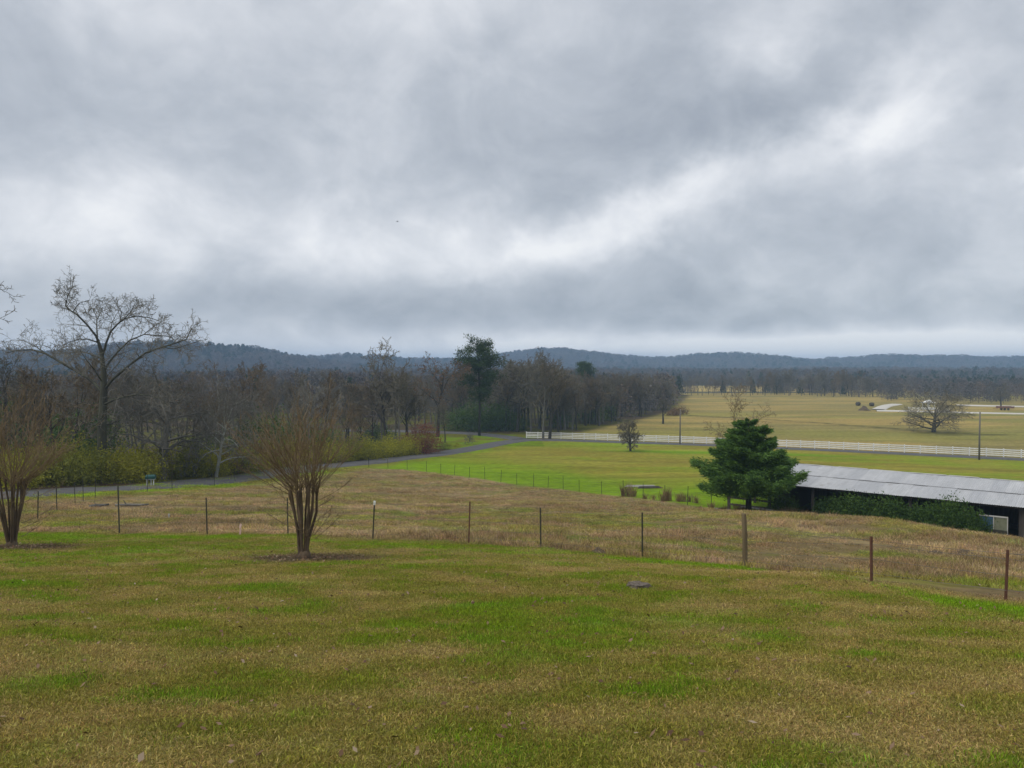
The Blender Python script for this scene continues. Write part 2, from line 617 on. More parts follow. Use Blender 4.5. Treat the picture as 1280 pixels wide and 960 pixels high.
def mat_asphalt():
    m, T, b = new_mat('asphalt')
    geo = T.node('ShaderNodeNewGeometry')
    p = geo.outputs['Position']
    n = T.noise(p, .8, 6, .7)
    n2 = T.noise(p, 14, 3, .7)
    c = T.mix(T.m('MULTIPLY_ADD', T.m('SUBTRACT', n, .5), 2.5, .5, True), (.075, .073, .075), (.125, .122, .122))
    c = T.mix(T.m('MULTIPLY', n2, .4), c, (.07, .07, .07))
    T.l.new(c, b.inputs['Base Color'])
    b.inputs['Specular IOR Level'].default_value = .2
    return m


M['ground'] = mat_ground()
M['blade'] = mat_blade('grass_blade')
M['asphalt'] = mat_asphalt()

# ------------------------------------------------------------------ lines of the place (world coordinates)
FENCE_A = [ground_at(px, py) for px, py in
           ((149, 667), (259, 668), (360, 668), (466, 674), (586, 680), (676, 685), (803, 697), (931, 710), (1090, 729), (1257, 752))]


def line_y(pts, x):
    xs = np.array([p[0] for p in pts])
    ys = np.array([p[1] for p in pts])
    o = np.argsort(xs)
    xs, ys = xs[o], ys[o]
    y = np.interp(x, xs, ys)
    sl = (ys[1] - ys[0]) / (xs[1] - xs[0])
    sr = (ys[-1] - ys[-2]) / (xs[-1] - xs[-2])
    y = np.where(x < xs[0], ys[0] + (x - xs[0]) * sl * .4, y)
    return np.where(x > xs[-1], ys[-1] + (x - xs[-1]) * sr * .7, y)


FENCE_B_LEFT = [ground_at(px, py) for px, py in
                ((47, 652), (71, 640), (94, 632), (104, 627), (119, 623), (184, 615), (215, 612), (268, 607), (294, 603), (335, 595), (400, 589), (461, 584))]
FENCE_B_RIGHT = [ground_at(px, py) for px, py in
                 ((485, 586), (509, 587.5), (533, 590), (551, 592), (568, 594), (587, 597), (606, 599), (626, 603), (646, 606), (667, 608.5),
                  (685, 610), (704, 612), (724, 615), (752, 618), (779, 621), (804, 623))]
ROAD_L = [(-420, 46), (-200, 48), (-60, 51), (0, 55), (60, 59), (125, 63), (190, 68), (240, 74), (300, 81), (370, 91), (450, 105), (510, 116),
          (560, 127), (600, 139), (630, 150), (660, 157), (700, 157.5)]
ROAD_L = [at(px, Y) for px, Y in ROAD_L]
ROAD_R = [at(px, Y) for px, Y in ((676, 157.4), (720, 155.5), (800, 151), (850, 148.5), (930, 144), (1000, 139.5), (1075, 135), (1150, 130.5), (1224, 126.5), (1290, 123), (1400, 117), (1600, 108))]
ROAD_S = [at(px, Y) for px, Y in ((652, 158), (625, 166), (590, 173), (555, 176), (500, 180), (430, 182))]
WFENCE = [at(px, Y) for px, Y in ((658, 161.5), (700, 159.8), (850, 151.8), (1000, 142.8), (1150, 133.8), (1290, 126.2), (1420, 119.5))]
FIELD_EDGE = FENCE_B_RIGHT + [at(870, 57), at(905, 54)]
WOODS_EDGE = [at(px, Y) for px, Y in ((560, 182), (640, 172), (700, 170), (730, 180), (770, 200), (810, 228), (838, 262), (850, 330), (858, 400))]


def seg_dist(x, y, pts):
    d = np.full(np.shape(x), 1e9)
    for a, b in zip(pts[:-1], pts[1:]):
        ax, ay, bx, by = a[0], a[1], b[0], b[1]
        L2 = (bx - ax) ** 2 + (by - ay) ** 2 + 1e-9
        t = np.clip(((x - ax) * (bx - ax) + (y - ay) * (by - ay)) / L2, 0, 1)
        d = np.minimum(d, np.hypot(x - ax - t * (bx - ax), y - ay - t * (by - ay)))
    return d


CREPES = [ground_at(380, 697), ground_at(12, 684)]

TAN = np.array((.188, .150, .046))
OLIVE = np.array((.130, .127, .020))
GREEN = np.array((.105, .155, .008))
LUSH = np.array((.100, .172, .010))
STRAW = np.array((.240, .182, .072))
BROWN = np.array((.160, .117, .056))
ROSY = np.array((.222, .165, .084))
GOLD = np.array((.315, .232, .076))
FIELDG = np.array((.145, .220, .008))
FIELDT = np.array((.210, .195, .028))
SOIL = np.array((.060, .045, .026))
LITTER = np.array((.075, .055, .035))
PALE = np.array((.46, .43, .37))


def lerp(a, b, w):
    return a + (b - a) * np.asarray(w)[..., None]


def ground_color(x, y):
    """colour the ground itself has at a place: lawn, rough pasture, fields, verge, woodland floor"""
    x = np.asarray(x, float)
    y = np.asarray(y, float)
    fa = line_y(FENCE_A, x)
    s = y - fa                                  # > 0 beyond the near fence
    # lawn
    g = fbm(x, y * 1.8, .62, 6, 11) * .80 + fbm(x, y * 1.2, 4.0, 3, 12) * .38 - .08 + .05 * smooth(-2, -9, x)
    c = lerp(np.broadcast_to(TAN, x.shape + (3,)), OLIVE, smooth(.35, .56, g) * .92)
    c = lerp(c, GREEN, smooth(.585, .67, g) * .85)
    lush = fbm(x, y * 2.0, .5, 5, 13)
    c = lerp(c, LUSH, smooth(.56, .66, lush) * smooth(.51, .61, g) * .95)
    strip = np.exp(-((s + 1.9 - .25 * np.sin(x * .35)) / .75) ** 2) * smooth(.34, .58, fbm(x, y * 2.2, 1.8, 4, 14)) * (1 - smooth(7.5, 11, x))
    c = lerp(c, GREEN * np.array((1.05, 1.22, .9)), np.clip(strip * 1.15, 0, 1))
    bank = np.exp(-((s + 4.0 + .06 * x) / .8) ** 2) * smooth(2, 6, x)
    c = lerp(c, STRAW, bank * .8)
    dry = smooth(.54, .70, fbm(x, y * 1.6, 1.5, 4, 15))
    c = lerp(c, STRAW, dry * .45 * (1 - strip))
    for k, q in enumerate(CREPES):
        r = np.hypot((x - q.x - .2) / 1.75, (y - q.y) / 1.05)
        c = lerp(c, LITTER, (1 - smooth(.55, 1.15, r + .5 * (fbm(x, y, .5, 3, 16) - .5))) * .9)
    # rough pasture beyond the near fence
    p1 = fbm(x * .8, y * 1.2, 5.5, 4, 21)
    p2 = fbm(x * .7, y * 1.6, 2.4, 4, 22)
    p = lerp(np.broadcast_to(BROWN, x.shape + (3,)), ROSY, smooth(.45, .62, p1))
    p = lerp(p, OLIVE * 1.15, smooth(.52, .66, p2) * .7)
    p = lerp(p, GREEN, smooth(.60, .72, fbm(x, y * 1.5, 3.4, 3, 23)) * .55)
    p = lerp(p, SOIL, smooth(.62, .74, fbm(x * .7, y * 1.6, 1.3, 4, 24)) * .45)
    far_p = smooth(26, 40, s) * (1 - smooth(-14, -24, x) * 0)
    p = lerp(p, ROSY, far_p * .35)
    c = lerp(c, p, smooth(-.55, .25, s + (fbm(x, y, .8, 2, 25) - .5) * .5))
    # mown field beyond the second fence
    fb = line_y(FIELD_EDGE, x)
    fb = np.where(x > FIELD_EDGE[-1].x, np.maximum(fb, 54), fb)
    t = y - fb
    f1 = fbm(x * .45, y * 1.0, 9, 3, 31)
    fld = lerp(np.broadcast_to(FIELDT, x.shape + (3,)), FIELDG, smooth(.50, .66, f1) * .6)
    fld = lerp(fld, FIELDT * np.array((1.12, .92, 1.1)), smooth(.48, .62, fbm(x * .5, y * 1.6, 4.0, 5, 33)) * .55)
    fld = lerp(fld, OLIVE * .8, np.exp(-((y - 118 + .28 * x + 3 * np.sin(x * .08)) / .7) ** 2) * .6 * smooth(.3, .6, fbm(x, y, 6, 2, 34)))
    fld = lerp(fld, FIELDG * np.array((.95, 1.03, .95)), (1 - smooth(9, 38, t + 16 * (f1 - .5))) * .95)
    fld = lerp(fld, FIELDG * np.array((.86, 1.1, .8)), np.exp(-((y - 132 + .22 * (x - 20)) / 3.0) ** 2) * .9 * smooth(10, 24, x) * (1 - smooth(46, 60, x)))
    fld = lerp(fld, FIELDG * np.array((.95, 1.1, .9)), np.exp(-((y - 150 + .1 * x) / 4.0) ** 2) * .55 * (1 - smooth(20, 40, x)))
    fld = lerp(fld, FIELDG * np.array((1, 1.08, .9)), np.exp(-((y - 112) / 9.0) ** 2) * smooth(64, 80, x) * .8)
    is_f = smooth(-.6, .6, t + (fbm(x, y, 1.5, 2, 26) - .5)) * (x > -24)
    c = lerp(c, fld, is_f * smooth(16, 20, s))
    # roadside verge (left of the second fence and along the road)
    dl = seg_dist(x, y, FENCE_B_LEFT)
    dr = seg_dist(x, y, ROAD_L + ROAD_R[1:])
    verge = (1 - smooth(3.5, 7.5, dr)) * (x < 2)
    c = lerp(c, lerp(np.broadcast_to(OLIVE * 1.15, x.shape + (3,)), FIELDG, smooth(.42, .58, fbm(x, y, 3, 3, 32))), verge * .9)
    # golden fields beyond the white fence
    wy = line_y(WFENCE, x)
    gf = lerp(np.broadcast_to(GOLD, x.shape + (3,)), GOLD * np.array((.70, .78, .80)), smooth(.40, .60, fbm(x * .3, y, 11, 6, 41)))
    gf = lerp(gf, GOLD * np.array((.62, .82, .55)), smooth(.55, .68, fbm(x * .3, y, 28, 3, 42)) * .6)
    dpts = [at(840, 246), at(920, 226), at(1000, 211), at(1100, 191), at(1168, 180), at(1225, 172), at(1300, 168)]
    ditch = np.exp(-(seg_dist(x, y + 2 * np.sin(x * .15), dpts) / 1.5) ** 2)
    gf = lerp(gf, SOIL * np.array((1.0, 1.3, .8)), ditch * .85 * smooth(.15, .45, fbm(x, y, 8, 2, 43)))
    c = lerp(c, gf, smooth(-1.5, .5, y - wy) * (x > 0))
    wl = np.exp(-((y - wy + 1.6) / 1.1) ** 2) * (x > 3)
    c = lerp(c, BROWN * .8, wl * .8)
    # woodland floor
    wx = np.interp(y, [172, 180, 200, 228, 262, 330, 400, 470], [12, 17, 27, 40, 54, 72, 92, 60])
    wood = (y > 168) * (1 - smooth(-2, 2, x - wx))
    left_edge = np.interp(x, [q.x for q in ROAD_L[:14]], [q.y for q in ROAD_L[:14]])
    wood = np.maximum(wood, smooth(3.4, 7, y - left_edge) * (x < -4) * (1 - smooth(-4.5, -2.5, x) * 0))
    clear = (x > -22) & (x < 6) & (y > 134) & (y < 172)
    wood = np.where(clear, 0, wood)
    c = lerp(c, lerp(np.broadcast_to(LITTER, x.shape + (3,)), OLIVE * .7, smooth(.45, .6, fbm(x, y, 6, 3, 51))), wood)
    glade = clear & (y > left_edge + 1)
    c = np.where(glade[..., None], lerp(np.broadcast_to(FIELDG * .85, x.shape + (3,)), OLIVE, smooth(.4, .6, fbm(x, y, 5, 3, 52))), c)
    far = smooth(425, 440, y - .12 * (x - 120))
    pocket = (y > 455) & (y < 600) & (x > 60) & (x < 330)
    farc = np.where(pocket[..., None], GOLD * 1.15, np.array((.060, .058, .042)))
    c = lerp(c, farc, far)
    c = lerp(c, LITTER * 1.5, (1 - smooth(1.5, 4, np.hypot(x - at(680, 158).x, (y - 158) * .6))) * .7)
    return np.clip(c, 0, 1)


# ------------------------------------------------------------------ ground sheet
def graded(lo, hi, d0, g, lim):
    """coordinates from 0 outwards, spacing d0 growing by the factor g up to lim"""
    out = [0.0]
    d = d0
    while out[-1] < hi:
        out.append(out[-1] + d)
        d = min(d * g, lim)
    neg = [0.0]
    d = d0
    while neg[-1] > lo:
        neg.append(neg[-1] - d)
        d = min(d * g, lim)
    return np.array(sorted(set(neg[1:] + out)))


def build_ground():
    gx = graded(-3300, 3300, .26, 1.024, 45)
    gy = [2.0]
    d = .2
    while gy[-1] < 3500:
        gy.append(gy[-1] + d)
        d = min(d * 1.0135, 38)
    back = [1.6, .8, -.5, -3, -8, -20, -50, -110, -220]
    gy = np.array(sorted(back + gy))
    X, Y = np.meshgrid(gx, gy)
    V = np.stack([X.ravel(), Y.ravel(), height(X.ravel(), Y.ravel())], 1)
    nx, ny = len(gx), len(gy)
    i = np.arange(nx * ny).reshape(ny, nx)
    Fc = np.stack([i[:-1, :-1], i[:-1, 1:], i[1:, 1:], i[1:, :-1]], -1).reshape(-1, 4)
    me = mesh_np('ground', V, Fc, M['ground'], True)
    ca = me.color_attributes.new('Col', 'FLOAT_COLOR', 'POINT')
    c = np.ones((len(V), 4), np.float32)
    c[:, :3] = ground_color(V[:, 0], V[:, 1])
    ca.data.foreach_set('color', c.ravel())
    tag(link('ground', me), 'rolling grassland of patchy lawn, rough pasture and golden fields', None, None, 'structure')
    print('ground', nx, ny, nx * ny)


build_ground()


def ribbon(name, pts, width, mat, lift, label, wobble=.25):
    """a road laid on the ground, with a cross fall and slightly uneven edges"""
    P = [np.array((p[0], p[1])) for p in pts]
    out = []
    for k in range(len(P) - 1):
        p0, p1, p2, p3 = P[max(k - 1, 0)], P[k], P[k + 1], P[min(k + 2, len(P) - 1)]
        n = max(2, int(np.hypot(*(p2 - p1)) / 1.5))
        for t in np.linspace(0, 1, n, endpoint=False):
            out.append(.5 * (2 * p1 + (p2 - p0) * t + (2 * p0 - 5 * p1 + 4 * p2 - p3) * t * t + (3 * p1 - p0 - 3 * p2 + p3) * t ** 3))
    out.append(P[-1])
    C = np.array(out)
    tg = np.gradient(C, axis=0)
    tg /= np.linalg.norm(tg, axis=1)[:, None] + 1e-9
    nr = np.stack([-tg[:, 1], tg[:, 0]], 1)
    k = 7
    offs = np.linspace(-.5, .5, k) * width
    e = (fbm(np.arange(len(C)) * 1.0, np.zeros(len(C)), 3, 3, 3) - .5) * wobble
    V = []
    for j, o in enumerate(offs):
        q = C + nr * (o + np.sign(o) * e)[:, None]
        q3 = np.stack([q[:, 0], q[:, 1], height(q[:, 0], q[:, 1]) + lift + .06 * (1 - (2 * o / width) ** 2)], 1)
        V.append(q3)
    base = np.stack(V, 1)
    # never under the ground sheet
    Vv = base.reshape(-1, 3)
    i = np.arange(len(C) * k).reshape(len(C), k)
    Fc = np.stack([i[:-1, :-1], i[:-1, 1:], i[1:, 1:], i[1:, :-1]], -1).reshape(-1, 4)
    # shoulders folded down into the ground
    sk = []
    for j, sgn in ((0, -1), (k - 1, 1)):
        q = base[:, j].copy()
        q[:, :2] += nr * sgn * .25
        q[:, 2] -= .22
        sk.append(q)
    n0 = len(Vv)
    Vv = np.concatenate([Vv, sk[0], sk[1]])
    a = np.arange(len(C))
    s0, s1 = n0 + a, n0 + len(C) + a
    Fs = np.concatenate([np.stack([s0[:-1], i[:-1, 0], i[1:, 0], s0[1:]], -1), np.stack([i[:-1, -1], s1[:-1], s1[1:], i[1:, -1]], -1)])
    o = link(name, mesh_np(name, Vv, np.concatenate([Fc, Fs]), mat, True))
    return tag(o, label, None, None, 'structure')


ribbon('road', ROAD_L, 4.6, M['asphalt'], .07, 'narrow grey asphalt lane curving up to the woods')
ribbon('road', ROAD_R, 4.2, M['asphalt'], .10, 'narrow asphalt lane running along the white board fence')
ribbon('road', ROAD_S, 4.2, M['asphalt'], .13, 'side lane turning into the trees past the pine')
ribbon('gravel_track', [at(1098, 268), at(1108, 292), at(1121, 305)], 4, M['gravel'], .25, 'short pale gravel track climbing towards the far trees')
ribbon('gravel_track', [at(1096, 262), at(1140, 258), at(1200, 251), at(1290, 243), at(1400, 236)], 5, M['gravel'], .25, 'long pale gravel track across the golden field')
ribbon('gravel_track', [at(1196, 298), at(1240, 293), at(1290, 286), at(1400, 276)], 7, M['gravel'], .25, 'wide pale gravel yard in front of the far wood')
# ------------------------------------------------------------------ bare trees
class Wood:
    """a woody plant: tubes for trunk and limbs, thinner tubes for the twigs of its crown"""
    def __init__(s, seed):
        s.r = random.Random(seed)
        s.limb = MB()
        s.crown = MB()
        s.tips = []

    def poly(s, pts, rad, lev, split=2):
        n = 7 if lev == 0 else (5 if lev == 1 else 3)
        (s.limb if lev < split else s.crown).tube(pts, rad, n, cap=False)

    def branch(s, p, d, L, r, lev, P):
        rr = s.r
        nseg = 7 if lev == 0 else (5 if lev == 1 else (3 if lev < P['levels'] else 2))
        pts, rads = [p.copy()], [r]
        d = d.normalized()
        wob = P['wob'][min(lev, len(P['wob']) - 1)]
        up = P['up'][min(lev, len(P['up']) - 1)]
        for k in range(nseg):
            d = (d + Vector((rr.gauss(0, wob), rr.gauss(0, wob), rr.gauss(0, wob) + up))).normalized()
            p = p + d * (L / nseg)
            pts.append(p.copy())
            t = (k + 1) / nseg
            rads.append(max(r * (1 - t * P['taper']), P['rmin']))
        s.poly(pts, rads, lev)
        s.tips.append(pts[-1])
        if lev < P['levels']:
            s.children(pts, rads, L, lev, P)

    def children(s, pts, rads, L, lev, P, t0=None):
        rr = s.r
        n = P['n'][lev]
        n = max(1, int(round(n * rr.uniform(.8, 1.2))))
        ts = P['start'][lev] if t0 is None else t0
        az = rr.uniform(0, 6.28)
        m = len(pts) - 1
        for k in range(n):
            t = ts + (1 - ts) * (k + rr.uniform(.2, 1.0)) / n
            f = min(t * m, m - 1e-4)
            i = int(f)
            q = pts[i].lerp(pts[i + 1], f - i)
            dd = (pts[i + 1] - pts[i]).normalized()
            rad = rads[i] + (rads[i + 1] - rads[i]) * (f - i)
            az += 2.4 + rr.uniform(-.5, .5)
            side = dd.orthogonal().normalized()
            side = Matrix.Rotation(az, 3, dd) @ side
            ang = R(rr.uniform(*P['ang'][lev]))
            nd = dd * math.cos(ang) + side * math.sin(ang)
            LL = L * P['ratio'][lev] * rr.uniform(.7, 1.2) * (1 - P['fall'][lev] * (t - ts) / (1 - ts + 1e-6))
            s.branch(q, nd, LL, max(rad * P['rr'], P['rmin']), lev + 1, P)


OAK = dict(levels=4, n=[8, 6, 6, 5], start=[.28, .25, .2, .2], ang=[(35, 65), (30, 60), (30, 65), (30, 70)], ratio=[.62, .55, .48, .5],
           fall=[.35, .3, .3, .2], wob=[.05, .16, .2, .22, .25], up=[.02, .05, .04, .02, .0], taper=.82, rr=.62, rmin=.009)
TALL = dict(OAK, n=[11, 6, 5, 5], start=[.38, .2, .2, .2], ang=[(22, 48), (25, 50), (30, 60), (30, 65)], ratio=[.42, .5, .5, .5], up=[.02, .09, .08, .04, .02])
DROOP = dict(OAK, n=[10, 7, 6, 5], start=[.22, .2, .2, .2], ang=[(50, 95), (30, 65), (30, 70), (30, 70)], ratio=[.62, .5, .5, .5],
             up=[.02, -.02, -.05, -.04, -.02], wob=[.08, .22, .24, .26, .28])
FORK = dict(OAK, n=[6, 7, 6, 5], start=[.22, .25, .2, .2], ang=[(14, 38), (22, 50), (30, 60), (30, 65)], ratio=[.72, .48, .5, .48], up=[.0, .07, .05, .03, .0])


def bare_mesh(seed, H, r0, P, lean=0.0, rmin=.011):
    P = dict(P, rmin=rmin)
    w = Wood(seed)
    w.branch(Vector((0, 0, -.3)), Vector((lean, 0, 1)), H * .72, r0, 0, P)
    top = max(v[2] for v in w.crown.v)
    k = H / top
    for mb in (w.limb, w.crown):
        mb.v = [(a * k, b * k, c * k) for a, b, c in mb.v]
    return w


def leaves_np(centres, spread, size, n, rng, flat=1.0, up=0.0, elong=2.0):
    """n triangles of about the given size around each centre"""
    C = np.repeat(np.asarray(centres, float), n, 0)
    m = len(C)
    C = C + rng.normal(0, 1, (m, 3)) * np.array((spread, spread, spread * flat))
    a = rng.normal(0, 1, (m, 3))
    a[:, 2] = a[:, 2] * .8 + up
    a /= np.linalg.norm(a, axis=1)[:, None] + 1e-9
    b = np.cross(a, rng.normal(0, 1, (m, 3)))
    b /= np.linalg.norm(b, axis=1)[:, None] + 1e-9
    s = size * rng.uniform(.6, 1.4, (m, 1))
    V = np.stack([C - b * s * .5, C + b * s * .5, C + a * s * elong], 1).reshape(-1, 3)
    Fc = np.arange(3 * m).reshape(-1, 3)
    return V, Fc


def finish_bare(name, w, bark, twig, loc, rz, label, cat='tree', group=None, leafmat=None, nleaf=0, leafsize=.12, seed=0):
    t = empty(name, loc, rz)
    tag(t, label, cat, group)
    w.limb.build('trunk', bark, t, True)
    w.crown.build('crown', twig, t)
    if leafmat:
        rng = np.random.RandomState(seed)
        tips = np.array([tuple(v) for v in w.crown.v])
        pick = tips[rng.randint(0, len(tips), nleaf)]
        V, Fc = leaves_np(pick, .12, leafsize, 1, rng, elong=1.2)
        link('dead_leaves', mesh_np('dead_leaves', V, Fc, leafmat), t)['kind'] = 'stuff'
    return t


# the big spreading oak behind the road: its limbs as they stand, each bent towards or away from the lane
def traced_tree():
    Y0 = 73.0
    base = at(128, Y0)
    w = Wood(5)
    P = dict(OAK, rmin=.014)
    trunk = [(128, None), (127.8, 560), (127.5, 532), (129, 508), (130, 490), (129.5, 465), (127, 440), (122, 424)]
    limbs = [  # points (px, py) outward, radius at the fork, depth reached at the tip
        ([(129, 492), (119, 480), (109, 472), (83, 457), (57, 442), (39, 437), (22, 438), (8, 441)], .23, 2.5),
        ([(57, 442), (46, 434), (34, 428), (21, 423)], .09, 3.5),
        ([(124, 430), (120, 420), (109, 406), (96, 393), (86, 387), (82, 382), (84.6, 369.5), (91, 358)], .16, -2.0),
        ([(91, 390), (99, 379), (112, 375)], .07, -3.0),
        ([(84, 378), (76, 370), (73, 362)], .05, -2.5),
        ([(122, 424), (121, 410), (121, 397), (116, 385)], .11, 2.5),
        ([(121, 400), (125, 392), (128, 384)], .07, 3.0),
        ([(128, 446), (133, 428), (138, 415), (147, 405), (156, 398), (172, 395), (186, 397), (199, 401)], .16, -3.5),
        ([(156, 398), (163, 390), (169, 380)], .08, -4.5),
        ([(150, 403), (152, 390), (143, 376)], .07, -1.5),
        ([(130, 464), (137, 452), (146, 441), (161, 426), (180, 418), (206, 420), (216, 422)], .16, 3.5),
        ([(180, 418), (192, 408), (203, 402)], .07, 4.5),
        ([(130, 488), (141, 474), (161, 457), (182, 441), (203, 434), (222, 428), (233, 424), (240, 410)], .19, -4.0),
        ([(203, 434), (218, 436), (250, 426)], .08, -5.0),
        ([(129, 506), (138, 502), (151, 497), (172, 493), (186, 494), (198, 498), (216, 511)], .15, -5.0),
        ([(128, 532), (138, 530), (146, 526), (160, 525), (177, 526), (198, 530), (214, 540), (231, 549)], .13, 5.5),
        ([(129, 510), (119, 508), (109, 505), (91, 504), (78, 500)], .11, 5.5),
        ([(128, 534), (117, 531), (107, 530), (96, 522)], .08, -4.5),
        ([(126, 448), (115, 443), (104, 440), (88, 441), (70, 442)], .12, 5.0),
        ([(122, 428), (110, 424), (99, 424), (88, 427), (77, 432)], .10, -4.5),
        ([(129, 484), (134, 470), (150, 452), (158, 440)], .10, 6.5),
        ([(128, 478), (118, 462), (108, 450), (100, 438)], .09, -6.0),
    ]
    pts = [base - Vector((0, 0, .4))] + [eyepoint(px, py, Y0) for px, py in trunk[1:]]
    rad = [.50, .42, .40, .37, .34, .24, .19, .13]
    org = base.copy()
    rel = lambda q: q - org
    w.poly([rel(p) for p in pts], rad, 0)
    for k, (lp, r0, dep) in enumerate(limbs):
        n = len(lp) - 1
        d0 = 0.0
        for (olp, _, od) in limbs[:k]:      # side limbs leave from where their parent has got to
            for j, q in enumerate(olp):
                if abs(q[0] - lp[0][0]) < .6 and abs(q[1] - lp[0][1]) < .6:
                    d0 = od * (j / (len(olp) - 1)) ** 1.1
        P3 = []
        for j, (px, py) in enumerate(lp):
            Yj = Y0 + d0 + (dep - d0) * (j / n) ** 1.1
            P3.append(rel(eyepoint(px, py, Yj)))
        rr_ = [max(.03, r0 * (1 - .80 * (j / n))) for j in range(n + 1)]
        rr_ = [max(.022, v * .74) for v in rr_]
        w.poly(P3, rr_, 1)
        L = sum((P3[j + 1] - P3[j]).length for j in range(n))
        PP = dict(P, n=[0, max(5, int(L * 1.6)), 6, 4], ratio=[0, min(.5, 2.5 / L), .52, .5], start=[0, .25, .15, .2], ang=[(0, 0), (30, 65), (30, 65), (30, 65)])
        w.children(P3, rr_, L, 1, PP)
    return finish_bare('oak_tree', w, M['bark_oak'], M['twig_grey'], base, 0,
                       'big spreading leafless oak with long bare limbs above the lane', leafmat=M['leaf_brown'], nleaf=500, leafsize=.09)


traced_tree()


def solo(name, seed, px, Y, H, r0, P, bark, twig, label, rz=0.0, lean=0.0, rmin=.014, loc=None, **kw):
    w = bare_mesh(seed, H, r0, P, lean, rmin)
    p = loc if loc is not None else at(px, Y)
    return finish_bare(name, w, M[bark], M[twig], p, rz, label, **kw)


solo('leafless_tree', 21, 201, 76, 12.8, .34, dict(DROOP, n=[17, 8, 6, 5], ang=[(38, 88), (30, 65), (30, 70), (30, 70)], wob=[.11, .22, .24, .26, .28]), 'bark_grey', 'twig_grey', 'leafless tree with drooping tangled limbs beside the big oak', leafmat=M['leaf_brown'], nleaf=250)
solo('leafless_tree', 24, -152, 46, 17.2, .33, TALL, 'bark_grey', 'twig', 'tall leafless tree whose twig ends reach past the shrub', rz=1.0)
solo('pale_tree', 27, 268, 80, 10.5, .20, dict(DROOP, n=[15, 8, 6, 5], ang=[(35, 80), (30, 65), (30, 70), (30, 70)]), 'bark_lichen', 'twig_grey', 'leaning bare tree with pale lichen covered limbs', lean=.30, rz=.15)
solo('pale_tree', 28, 268, 86, 12.5, .16, FORK, 'bark_lichen', 'twig_warm', 'slim upright bare tree with pale forked stems behind the leaning one')
solo('leafless_tree', 31, 431, 126, 11.5, .22, FORK, 'bark_dark', 'twig', 'small dark bare tree forking low in front of the wood')
solo('leafless_tree', 34, 484, 131, 19.3, .36, FORK, 'bark_dark', 'twig', 'tall forked leafless tree standing clear above the wood by the lane', rmin=.034)
solo('leafless_tree', 36, 509, 134, 13.5, .18, TALL, 'bark_dark', 'twig', 'slim leafless tree between the tall forked tree and the red shrub')
solo('oak_tree', 39, 547, 165, 18.2, .40, OAK, 'bark_dark', 'twig', 'wide oak holding a few brown leaves left of the pine', rmin=.026, leafmat=M['leaf_brown'], nleaf=1700, leafsize=.24)
solo('leafless_tree', 42, 679, 157.0, 19.0, .32, FORK, 'bark_grey', 'twig', 'tall bare tree with dense twigs at the end of the white fence', rmin=.026, leafmat=M['leaf_brown'], nleaf=250)
solo('leafless_tree', 43, 687, 159.3, 15.5, .34, TALL, 'bark_dark', 'twig_warm', 'bare tree close behind the one at the end of the white fence', rmin=.024)
solo('leafless_tree', 46, 556, 150, 8.5, .12, TALL, 'bark_dark', 'twig', 'thin bare sapling on the verge right of the red shrub')
solo('leafless_tree', 48, 0, 0, 5.9, .22, dict(OAK, n=[17, 8, 6, 4], start=[.14, .2, .2, .2], ang=[(30, 75), (30, 60), (30, 65), (30, 70)], ratio=[.72, .5, .5, .5], fall=[.45, .3, .3, .2]), 'bark_dark', 'twig', 'small round bare tree alone in the mown green field', loc=ground_at(788, 564), rmin=.022)
solo('leafless_tree', 51, 914, 72, 9.8, .13, FORK, 'bark_grey', 'twig_warm', 'bare tree rising behind the green cedar', rmin=.012)
solo('leafless_tree', 54, 829, 203, 6.8, .26, TALL, 'bark_dark', 'twig', 'small bare tree in the golden field near the end of the wood', rmin=.022)
FAR_OAK = dict(OAK, n=[17, 8, 7, 4], start=[.14, .2, .2, .2], ang=[(30, 84), (30, 60), (30, 65), (30, 70)], ratio=[1.25, .45, .5, .5], fall=[.1, .3, .3, .2], up=[.0, .015, .01, .0, 0])
solo('oak_tree', 66, 1168, 177.5, 9.9, .55, FAR_OAK, 'bark_dark', 'twig', 'broad leafless oak standing alone in the golden field', rmin=.028).scale = (1.6, 1.6, 1.1)
solo('leafless_tree', 61, 1252, 285, 9.0, .3, OAK, 'bark_dark', 'twig', 'dark bare tree behind the far gravel yard', rmin=.03)


